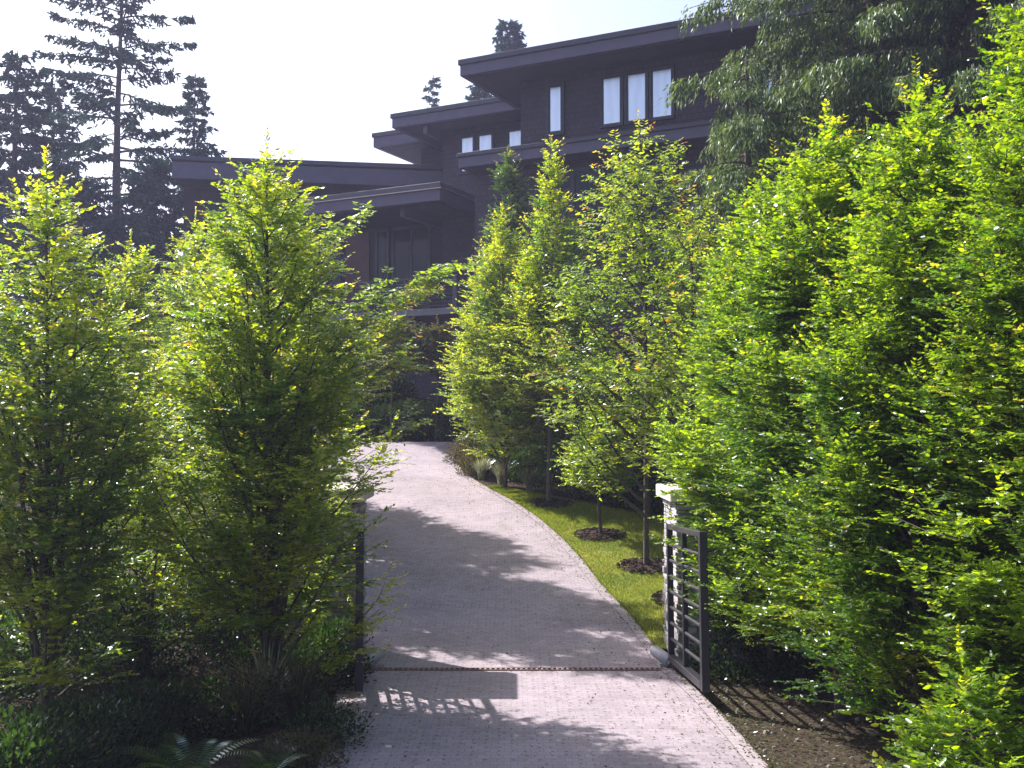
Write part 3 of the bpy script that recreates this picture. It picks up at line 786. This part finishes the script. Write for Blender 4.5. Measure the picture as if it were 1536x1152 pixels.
# cherries: loose crowns with bigger glossy hanging leaves
def cherry(x, y, tip, R, seed, label, **kw):
    global total
    z0 = hgt(x, y) - .03; px = 768 + F * x / y
    H = W(px, tip, y).z - z0
    kw = {**dict(nb=30, sub=5, ang=(28, 55), L=.115, droop=.55, tmpl=T_LONG, density=.50, low=.4, peak=.45, top_pow=.55, clear=.22, trunk_r=.05,
                 young=.25, tw=(.18, .36), step=.05, horiz=.2, thick=1.5), **kw}
    root, n_ = branch_tree('cherry_tree', x, y, H, R, seed, label, M['cherry'], 'tree', 'cherry trees with glossy hanging leaves', **kw)
    total += n_
cherry(a3, b3, 186, 1.65, 41, 'loose cherry tree with forked dark limbs and leaning stem behind the pale pillar', lean=(-.1, 0), nb=58, extra=((.9, 2.3, 1.3, 3.0), (1.1, 3.0, 1.6, 2.8), (1.3, 3.8, 1.5, 3.3)))
cherry(a4 + .1, b4, 300, 1.1, 42, 'cherry tree whose stem is hidden by the pale stone pillar', nb=34)
cherry(-4.5, 18.5, 330, 1.15, 43, 'cherry tree on the left with long leafy branches reaching across the porch view', nb=36,
       L=.15, density=.75, extra=((2.9, 3.7, 2.6, .08), (2.6, 3.4, 2.0, .3), (3.1, 4.4, 2.3, .3), (2.7, 3.55, 2.9, -.2), (4.2, 5.25, 3.65, -.02), (3.8, 4.75, 3.0, .05), (3.3, 4.1, 2.7, -.15), (2.4, 3.2, 2.3, -.1), (1.9, 2.45, 2.9, 0.0), (5.2, 5.95, 1.8, -.1)))
print('leaves', total)

# ------------------------------------------------------------------ conifers
def conifer(name, x, y, ztop, seed, label, R=3.2, zlow=None, nb=110, card=.16, mat=None, trunk_r=.28, shape=1.0, dens=1.0, group='dark conifers behind the garden', sparse=0, taper=.9, cat='tree', droop=.25):
    r = np.random.default_rng(seed); z0 = hgt(x, y) - .1; H = ztop - z0
    if zlow is None: zlow = H * .15
    root = empty(name, (x, y, z0), label, cat, group); wood = MB()
    zs = np.linspace(0, H, 9)
    wood.tube([(0.06 * math.sin(z * .4), .05 * math.cos(z * .3), z) for z in zs], [max(.02, trunk_r * (1 - z / H) ** .8) for z in zs], 8)
    Ps, Ds, Ss, Ls, Vr = [], [], [], [], []
    for i in range(nb):
        f = ((i + r.random()) / nb) ** .9; z = zlow + (H * .985 - zlow) * f
        ln = R * (1 - f) ** taper * r.uniform(.55, 1.15) + .25
        if r.random() < sparse: ln *= .45
        az = i * 2.39996 + r.normal(0, .4); o = np.array([math.cos(az), math.sin(az), 0]); sd_ = np.array([-o[1], o[0], 0])
        rise = r.uniform(-.05, .15) + .35 * f
        t = np.linspace(0, 1, 6)
        dz = ln * (rise * t - (droop + .12) * t ** 2 + .15 * t ** 4)
        c = o[None, :] * (ln * t)[:, None]; c[:, 2] = z + dz
        wood.tube(c, np.linspace(.012 + .012 * ln, .006, 6), 4, False)
        nl = max(4, int(ln * 6.5 * dens))
        tt = np.sort(r.uniform(.12, 1, nl)); tt[-1] = 1
        q = o[None, :] * (ln * tt)[:, None]; q[:, 2] = z + np.interp(tt, t, dz)
        for sg in (-1, 1):
            ll = (.16 + .34 * ln * (1 - tt) ** .8 * .9) * r.uniform(.7, 1.2, nl)
            ld = nrm(o[None, :] * .75 + sd_[None, :] * sg * r.uniform(.5, 1.1, (nl, 1)) + np.array([0, 0, -.25]) * r.uniform(.2, 1.6, (nl, 1)))
            nc = max(3, int(9 * dens)); k = (np.arange(nc) + .3) / nc
            P = q[:, None, :] + ld[:, None, :] * (ll[:, None] * k[None, :])[:, :, None] + r.normal(0, .03, (nl, nc, 3))
            D = ld[:, None, :] * .8 + r.normal(0, .45, (nl, nc, 3)); D[:, :, 2] -= .25
            Ps.append(P.reshape(-1, 3)); Ds.append(D.reshape(-1, 3)); Ss.append(nrm(r.normal(size=(nl * nc, 3)) + np.array([0, 0, 0.1])))
            Ls.append(card * r.uniform(.6, 1.3, nl * nc)); Vr.append(r.random(nl * nc))
    wood.build('trunk', M['fir_bark'], root)
    me = leaf_mesh('crown', np.concatenate(Ps), np.concatenate(Ds), np.concatenate(Ss), np.concatenate(Ls), (T_NEEDLE[0] * np.array([1, 1.7, 1]), T_NEEDLE[1]), np.concatenate(Vr))
    link('crown', me, mat or M['conifer'], root); return root
def con(px, Y, tip, seed, label, **kw):
    x = (px - 768) / F * Y; conifer('conifer_tree', x, Y, W(px, tip, Y).z, seed, label, **kw)
con(172, 44, -110, 51, 'tallest conifer with bare straight trunk and layered sagging branches', R=4.9, nb=84, card=.21, sparse=.35, taper=.5, zlow=5, dens=1.1)
con(18, 40, 72, 52, 'dense dark conifer cut by the left edge, lower than the tallest one', R=3.6, nb=120, card=.21, taper=.6)
con(75, 48, 120, 53, 'dark conifer squeezed between the left edge conifer and the tallest one', R=3.2, nb=115, card=.21)
con(288, 50, 108, 54, 'slim pointed conifer rising behind the left end of the low roof', R=2.3, nb=115, card=.21, trunk_r=.2)
con(230, 46, 235, 55, 'short dark conifer just left of the low roof end', R=2.8, nb=115, card=.21, taper=.5)
con(110, 42, 265, 56, 'low dark conifer in front of the tallest trunk', R=3.0, nb=115, card=.21, taper=.5)
con(175, 39, 330, 58, 'lowest dark conifer filling the gap above the short hornbeams', R=2.8, nb=115, card=.21, taper=.4)
con(-40, 46, 150, 57, 'conifer beyond the left edge with only its right branches in view', R=3.4, nb=100, card=.28)
con(764, 60, 27, 61, 'distant conifer top peeping over the uppermost roof', R=.8, nb=60, card=.26, zlow=15, taper=.3, trunk_r=.2)
con(722, 62, 122, 62, 'distant leafy treetop between the upper and middle roofs', R=.9, nb=50, card=.24, zlow=12, taper=.3)
con(648, 66, 112, 63, 'thin distant conifer tip above the middle roof', R=1.1, nb=30, card=.2, zlow=12, sparse=.5, taper=.8, trunk_r=.1)

# the big weeping cedar at the upper right
def cedar(name, x, y, H, R, seed, label, zlow, nb, hang=(.25, .7), az_rng=None, cols=(0, 1), card=.20):
    r = np.random.default_rng(seed); z0 = hgt(x, y) - .1
    root = empty(name, (x, y, z0), label, 'tree', 'weeping cedars at the upper right'); wood = MB()
    zs = np.linspace(0, H, 9); wood.tube([(0, 0, z) for z in zs], [max(.03, .34 * (1 - z / H)) for z in zs], 10)
    Ps, Ds, Ss, Ls, Vr, Yg = [], [], [], [], [], []
    for i in range(nb):
        f = (i + r.random()) / nb; z = zlow + (H - zlow) * f
        ln = R * (1 - f) ** .45 * r.uniform(.55, 1.1)
        az = i * 2.39996 + r.normal(0, .4)
        o = np.array([math.cos(az), math.sin(az), 0]); sd_ = np.array([-o[1], o[0], 0])
        t = np.linspace(0, 1, 9); dz = ln * (.12 * t - .42 * t ** 2 + .12 * t ** 4)
        c = o[None, :] * (ln * t)[:, None]; c[:, 2] = z + dz
        wood.tube(c, np.linspace(.02 + .01 * ln, .006, 9), 5, False)
        nl = int(ln * 10); tt = np.sort(r.uniform(.12, 1, nl))
        q = o[None, :] * (ln * tt)[:, None]; q[:, 2] = z + np.interp(tt, t, dz)
        # side branchlets first, sprays hang from those
        for sg in (-1, 1):
            ll = r.uniform(.15, .8, nl) * (1.15 - tt * .7)
            base = q + sd_[None, :] * (sg * ll)[:, None] + o[None, :] * (ll * .5)[:, None]; base[:, 2] -= ll * .25
            for (w0, w1, b0) in ((0, 1, q), ):
                m = 4
                for j in range(m):
                    g = (j + r.random(nl)) / m
                    p = q + (base - q) * g[:, None]
                    hl = r.uniform(*hang, nl) * (.6 + .5 * g)
                    nc = 7; k = (np.arange(nc) + .2) / nc
                    ld = nrm(np.array([0, 0, -1.0]) + o[None, :] * .28 + r.normal(0, .16, (nl, 3)))
                    P = p[:, None, :] + ld[:, None, :] * (hl[:, None] * k[None, :])[:, :, None] + r.normal(0, .035, (nl, nc, 3))
                    D = ld[:, None, :] + r.normal(0, .30, (nl, nc, 3))
                    Ps.append(P.reshape(-1, 3)); Ds.append(D.reshape(-1, 3)); Ss.append(nrm(r.normal(size=(nl * nc, 3))))
                    Ls.append(card * r.uniform(.6, 1.2, nl * nc)); tone = np.repeat(np.clip(r.normal(.4, .25, nl), 0, 1), nc)
                    Vr.append(np.clip(tone + r.normal(0, .15, nl * nc), 0, 1)); Yg.append((r.random(nl * nc) < .15) * .7)
    wood.build('trunk', M['fir_bark'], root)
    me = leaf_mesh('crown', np.concatenate(Ps), np.concatenate(Ds), np.concatenate(Ss), np.concatenate(Ls), (T_SPRAY[0] * np.array([1, 1.3, 1]), T_SPRAY[1]), np.concatenate(Vr), np.concatenate(Yg))
    link('crown', me, M['cedar'], root); return len(Ps)
cedar('cedar_tree', (1318 - 768) / F * 23.5, 23.5, 19, 5.1, 71, 'huge weeping cedar with curtains of hanging sprays over the house corner', 6.0, 118, card=.15)
cedar('cedar_tree', (1470 - 768) / F * 22, 22, 20, 4.6, 73, 'second weeping cedar behind the trees in the upper right corner', 4.5, 110, card=.16)
cedar('cedar_tree', (1125 - 768) / F * 22, 22, 9.6, 1.9, 72, 'smaller pale weeping cedar below the big one, in front of the house wall', 3.0, 70, hang=(.15, .4), card=.13)

# ------------------------------------------------------------------ shrubs, hedge, ferns, grasses
def shrub(name, x, y, rx, ry_, h, seed, label, mat, group=None, n=4500, L=.06, cat='shrub', tmpl=T_LEAF, z0=None, young=.06, up=.3, box=False, stemn=7):
    r = np.random.default_rng(seed)
    if z0 is None: z0 = hgt(x, y) - .04
    root = empty(name, (x, y, z0), label, cat, group)
    nc = max(10, int(n / 60))                     # clumps
    if box:
        cc = np.stack([r.uniform(-rx, rx, nc), r.uniform(-ry_, ry_, nc), r.uniform(.08, 1, nc) * h], 1)
        cr = np.full(nc, .16)
    else:
        d = nrm(r.normal(size=(nc, 3))); d[:, 2] = np.abs(d[:, 2]); rad = r.uniform(.45, 1, nc) ** .5
        cc = d * rad[:, None] * np.array([rx, ry_, h * .92]); cr = np.full(nc, .13 + .12 * min(rx, h))
    ci = r.integers(0, nc, n); off = nrm(r.normal(size=(n, 3))) * (r.random(n) ** .4 * cr[ci])[:, None]
    P = cc[ci] + off * np.array([1.2, 1.2, .8]); P[:, 2] = np.abs(P[:, 2]) + .01
    D = nrm(off + .02) * .7 + nrm(cc[ci] + 1e-3) * .4 + r.normal(0, .35, (n, 3)) + np.array([0, 0, up])
    S = nrm(np.cross(D, np.array([0, 0, 1.0])) + r.normal(0, .5, (n, 3)))
    tone = r.random(nc)[ci]
    me = leaf_mesh('foliage', P, D, S, L * r.uniform(.6, 1.2, n), tmpl, np.clip(tone * .7 + r.normal(0, .15, n) + .15, 0, 1), (r.random(n) < young) * r.random(n))
    link('foliage', me, mat, root)
    mb = MB()
    for k in range(stemn):
        c = cc[r.integers(0, nc)]; b0 = (0, 0, -.03) if True else None
        mb.tube([b0, (c[0] * .6 if not box else c[0], c[1] * .6 if not box else c[1], c[2] * .6), c], [.014, .009, .004], 5, False)
    mb.build('stem', M['bark'], root)
    return root
# hedge closing the view at the head of the drive
for i, (px, Y, w, h, lb) in enumerate(((560, 32.4, 1.2, 1.0, 'left end block of the dark hedge at the head of the driveway'), (625, 32.2, 1.2, 1.15, 'middle block of the dark hedge at the head of the driveway'), (690, 32.0, 1.1, 1.1, 'right end block of the dark hedge beside the driveway bend'))):
    shrub('hedge', (px - 768) / F * Y, Y, w / 1.7, .5, h, 80 + i, lb, M['hedge'], 'dark hedge at the head of the driveway', n=9000, L=.08, cat='hedge', box=True)
shrub('hedge', -6.4, 32.6, 1.6, .5, 1.1, 84, 'hedge stretch mostly hidden behind the tall left hornbeam', M['hedge'], 'dark hedge at the head of the driveway', n=9000, L=.08, cat='hedge', box=True)
S_ = [
 # px, Y, rx, h, mat, n, L, label
 (545, 33.2, 1.3, 2.0, 'shrub', 7000, .10, 'dark shrub under the left part of the deck'),
 (595, 33.2, .9, 2.2, 'shrub', 7000, .10, 'dark shrub under the middle of the deck'),
 (735, 31.5, 1.4, 3.0, 'shrub', 9000, .10, 'big dark shrub behind the tree at the driveway bend'),
 (820, 30.0, 1.8, 3.2, 'shrub', 11000, .10, 'big dark shrub against the house wall behind the lawn'),
 (920, 27.5, 1.8, 3.0, 'shrub', 11000, .10, 'broad dark shrub behind the small young lawn tree'),
 (1030, 24.5, 1.7, 3.2, 'shrub', 11000, .09, 'broad dark shrub behind the cherry trees and pillar'),
 (1150, 21.0, 1.6, 3.0, 'shrub', 9000, .09, 'broad dark shrub behind the right hornbeams'),
 (590, 31.7, 1.0, 3.65, 'maple', 6500, .10, 'pinkish tipped shrub rising in front of the deck railing'),
 (655, 31.6, .55, 3.5, 'maple', 2600, .10, 'small salmon tipped shrub top at the right end of the deck'),
]
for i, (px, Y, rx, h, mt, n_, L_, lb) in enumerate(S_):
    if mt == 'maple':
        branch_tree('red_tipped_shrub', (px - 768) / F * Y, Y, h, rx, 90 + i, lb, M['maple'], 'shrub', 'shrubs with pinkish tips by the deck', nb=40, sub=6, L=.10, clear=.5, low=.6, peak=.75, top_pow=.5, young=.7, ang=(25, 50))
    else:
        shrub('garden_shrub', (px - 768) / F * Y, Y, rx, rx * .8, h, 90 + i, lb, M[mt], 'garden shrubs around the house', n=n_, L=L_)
# planting at the inside of the bend
B_ = [
 (699, 27.6, .50, .85, 'brown_shrub', 3200, .05, 'reddish brown shrub at the inner edge of the driveway bend'),
 (712, 26.0, .42, .70, 'brown_shrub', 2600, .05, 'low brownish shrub in front of the driveway bend'),
 (738, 26.4, .62, .95, 'shrub', 3600, .055, 'dark green round shrub beside the pale grass tuft'),
 (770, 26.0, .6, .9, 'shrub', 3600, .06, 'dark green shrub behind the pale grass tuft'),
 (800, 25.4, .6, .85, 'shrub', 3600, .06, 'dark low shrub behind the farthest mulch ring'),
 (850, 24.4, .7, .9, 'shrub', 3600, .06, 'dark low shrub between the two far lawn stems'),
 (905, 23.3, .75, .9, 'shrub', 3600, .06, 'dark low shrub behind the small young lawn tree'),
 (960, 22.4, .75, .95, 'shrub', 3600, .06, 'dark low shrub behind the leaning lawn stem'),
 (1010, 21.6, .75, 1.0, 'shrub', 3600, .06, 'dark low shrub behind the pale pillar cap'),
]
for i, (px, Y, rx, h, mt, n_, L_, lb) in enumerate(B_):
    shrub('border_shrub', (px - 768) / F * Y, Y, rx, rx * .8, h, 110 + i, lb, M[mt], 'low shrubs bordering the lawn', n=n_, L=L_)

def tuft(x, y, h, seed, label, mat, n=260, group='pale ornamental grass tufts', name='grass_tuft', spread=.5, z0=None):
    r = np.random.default_rng(seed); z0 = hgt(x, y) - .03 if z0 is None else z0
    a = r.uniform(0, 6.28, n); s = r.uniform(.05, 1, n) * spread
    out = np.stack([np.cos(a), np.sin(a), 0 * a], 1)
    # each blade is three chained pieces that arch over
    me_P, me_D, me_L = [], [], []
    p = out * r.uniform(0, .08, n)[:, None]; L = h * r.uniform(.6, 1.1, n) / 2.4
    d = nrm(out * (s * .5)[:, None] + np.array([0, 0, 1.0]))
    for k in range(3):
        me_P.append(p.copy()); me_D.append(d.copy()); me_L.append(L * 1.12)
        p = p + d * L[:, None]; d = nrm(d + out * (s * .7)[:, None] - np.array([0, 0, .28]) * (k + 1) * s[:, None])
    P, D, LL = np.concatenate(me_P), np.concatenate(me_D), np.concatenate(me_L)
    S = nrm(np.cross(D, np.array([0, 0, 1.0])) + r.normal(0, .2, D.shape))
    me = leaf_mesh(name, P, D, S, LL, (T_BLADE[0] * np.array([1, 1.0, .3]), T_BLADE[1]), np.tile(r.random(n), 3))
    o = link(name, me, mat); o.location = (x, y, z0); return tag(o, label, 'grass tuft', group)
tx, ty = onground(752, 733)
tuft(tx, ty + .4, .50, 1, 'pale arching grass tuft at the far corner of the lawn', M['tuft'])
for i, (px, py, lb) in enumerate(((795, 741, 'striped grass tuft behind the farthest lawn stem'), (868, 750, 'grass tuft between the far and middle lawn stems'), (928, 760, 'grass tuft right of the small lawn tree stem'), (722, 722, 'small grass tuft touching the driveway edge at the bend'))):
    tx, ty = onground(px, py); tuft(tx, ty + .35, .42, 3 + i, lb, M['tuft'])
# understory at the lower left
tuft((405 - 768) / F * 10.8, 10.8, .62, 21, 'tall sword leaved grass clump at the foot of the tallest left hornbeam', M['tuft'], n=70, spread=.6)
tuft((452 - 768) / F * 10.6, 10.6, .6, 22, 'brownish arching grass clump between the sword leaves and low shrub', M['brown_shrub'], n=160, spread=.9)
tuft((375 - 768) / F * 10.4, 10.4, .6, 23, 'dim brownish grass clump below the tallest left hornbeam', M['brown_shrub'], n=160, spread=.9)
U_ = [
 (490, 10.0, .34, .42, 'shrub', 2600, .035, 'low fine leaved shrub at the left edge of the driveway'),
 (455, 9.4, .30, .28, 'brown_shrub', 1800, .035, 'low bronze groundcover shrub near the bottom left of the driveway'),
 (30, 8.9, .7, .55, 'shrub', 4200, .06, 'leafy shrub in the bottom left corner'),
 (140, 9.6, .7, .55, 'shrub', 4200, .05, 'dark shrub left of the fern'),
 (215, 10.4, .6, .5, 'shrub', 3000, .05, 'dark shrub between the two tall left hornbeams'),
 (320, 10.6, .55, .45, 'shrub', 3000, .05, 'dark shrub behind the fern'),
 (470, 12.2, .45, .6, 'shrub', 3000, .05, 'dark shrub at the foot of the shaded pillar'),
 (1100, 12.8, .5, .95, 'shrub', 3200, .05, 'dark low bush against the front of the pale pillar behind the gate'),
 (1190, 12.6, .6, .6, 'shrub', 3600, .05, 'dark low bush between the stems of the right hornbeams'),
 (60, 13.0, 1.1, 1.5, 'shrub', 6000, .06, 'large dark bush behind the left edge hornbeam'),
 (230, 14.5, 1.0, 1.6, 'shrub', 6000, .06, 'large dark bush behind the short bushy hornbeam'),
 (410, 14.8, .9, 1.7, 'shrub', 6000, .06, 'tall dark bush just behind the shaded pillar'),
 (-120, 13.0, 1.1, 1.7, 'shrub', 6000, .06, 'large dark bush mostly outside the left edge'),
 (500, 12.4, .35, .9, 'shrub', 2400, .05, 'dark slim bush pressed against the front of the shaded pillar'),
 (-10, 11.5, .8, 1.0, 'shrub', 4200, .06, 'dark bush at the left edge under the hornbeams'),
 (150, 12.5, .9, 1.1, 'shrub', 4500, .06, 'dark bush in the gap behind the left hornbeam stems'),
 (300, 13.5, .9, 1.3, 'shrub', 4500, .06, 'dark bush behind the trunk of the tallest left hornbeam'),
]
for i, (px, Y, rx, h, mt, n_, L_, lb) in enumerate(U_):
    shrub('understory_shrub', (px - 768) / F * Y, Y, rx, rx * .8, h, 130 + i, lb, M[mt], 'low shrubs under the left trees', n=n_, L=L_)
def fern(x, y, h, seed, label, nf=13):
    r = np.random.default_rng(seed); z0 = hgt(x, y) - .03
    root = empty('fern', (x, y, z0), label, 'fern', 'sword ferns at the lower left')
    for k in range(nf):
        a = k * 2.4 + r.normal(0, .2); o = np.array([math.cos(a), math.sin(a), 0]); sd_ = np.array([-o[1], o[0], 0]); ln = h * r.uniform(.8, 1.15)
        m = 22; t = np.linspace(.04, 1, m); c = o[None, :] * (ln * .75 * t)[:, None]; c[:, 2] = ln * (1.0 * t - .62 * t ** 2)
        tan = np.gradient(c, axis=0); tan = nrm(tan); P, D, S, L = [], [], [], []
        for sg in (-1, 1):
            P.append(c); D.append(sd_[None, :] * sg + tan * .35 - np.array([0, 0, .12])); S.append(tan)
            L.append(.105 * h / .7 * np.sin(np.clip(t * 2.9 + .25, 0, math.pi)) ** .7 + .004)
        me = leaf_mesh('frond', np.concatenate(P), np.concatenate(D), np.concatenate(S), np.concatenate(L), (T_NEEDLE[0] * np.array([1, .65, 1]), T_NEEDLE[1]), r.uniform(.2, .8, 2 * m))
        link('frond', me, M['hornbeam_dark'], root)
fern((290 - 768) / F * 8.9, 8.9, .72, 5, 'sword fern with arching fronds at the bottom edge left of the driveway')
fern((410 - 768) / F * 9.1, 9.1, .5, 6, 'smaller sword fern close to the driveway at the bottom edge')

# litter and stones
def litter(name, pts, L, mat, label, cat, tm=T_LEAF):
    P = np.array(pts); n_ = len(P); D = nrm(np.stack([rng.normal(size=n_), rng.normal(size=n_), rng.normal(0, .25, n_)], 1))
    S = nrm(np.cross(D, np.array([0, 0, 1.0])) + rng.normal(0, .3, (n_, 3)))
    me = leaf_mesh(name, P, D, S, L * rng.uniform(.5, 1.3, n_), tm); tag(link(name, me, mat), label, cat, kind='stuff')
pts = []
for _ in range(5200):
    y = random.uniform(8.5, 30); a, b = XL(y), XR(y); u = random.random()
    u = 1 - .5 * (1 - u) ** 4 * random.random() if random.random() < .75 else u ** 2.2
    pts.append((a + (b - a) * u, y, prof(y) + .012))
litter('fallen_leaves', pts, .028, M['brown_shrub'], 'tiny dry leaves scattered along the edges of the driveway', 'leaf litter')
pts = []
for _ in range(4200):
    y = random.uniform(7.5, 13.2); x = XR(y) + .03 + 2.4 * random.random() ** 1.3
    pts.append((x, y, -.012))
litter('soil_litter', pts, .035, M['brown_shrub'], 'dry leaf scraps on the bare soil right of the driveway', 'leaf litter')
pts = [(XR(y) + .03 + 1.5 * random.random() ** 2, y, -.02) for y in [random.uniform(7.6, 12.6) for _ in range(2600)]]
litter('soil_sprouts', pts, .045, M['hornbeam_dark'], 'small green sprouts along the soil edge of the driveway', 'weeds', T_BLADE)
mb = MB(); pr = random.Random(3)
for _ in range(200):
    y = pr.uniform(8, 13); x = XR(y) + .06 + 2.2 * pr.random() ** 1.2; s = pr.uniform(.008, .03) * (1.8 if pr.random() < .05 else 1)
    vs = []
    for k in range(6):
        t = k * math.pi / 3; vs.append((x + s * math.cos(t) * pr.uniform(.7, 1.2), y + s * math.sin(t) * pr.uniform(.7, 1.2), -.035))
    for k in range(6):
        t = k * math.pi / 3; vs.append((x + s * .6 * math.cos(t), y + s * .6 * math.sin(t), -.03 + s * pr.uniform(.5, .9)))
    mb.add(vs, [(k, (k+1) % 6, 6 + (k+1) % 6, 6 + k) for k in range(6)] + [tuple(range(6, 12))])
tag(mb.build('pebbles', simple('pebble_brown', (.10,.09,.08), (.22,.20,.18), 20)), 'scattered pale pebbles on the dark soil beside the right gate', 'pebbles', kind='stuff')

# ------------------------------------------------------------------ bluish volume added to imitate a lens flare veil
m, nt, b = newmat('flare_veil'); nt.nodes.remove(b)
pv = N(nt, 'ShaderNodeVolumePrincipled'); pv.inputs['Color'].default_value = (.62, .64, 1, 1)
pv.inputs['Density'].default_value = .001; pv.inputs['Anisotropy'].default_value = .35
nt.links.new(pv.outputs[0], nt.nodes['Material Output'].inputs['Volume'])
mb = MB(); mb.box(-420, 420, -35, 510, -2, 90); tag(mb.build('flare_veil', m), kind='stuff')
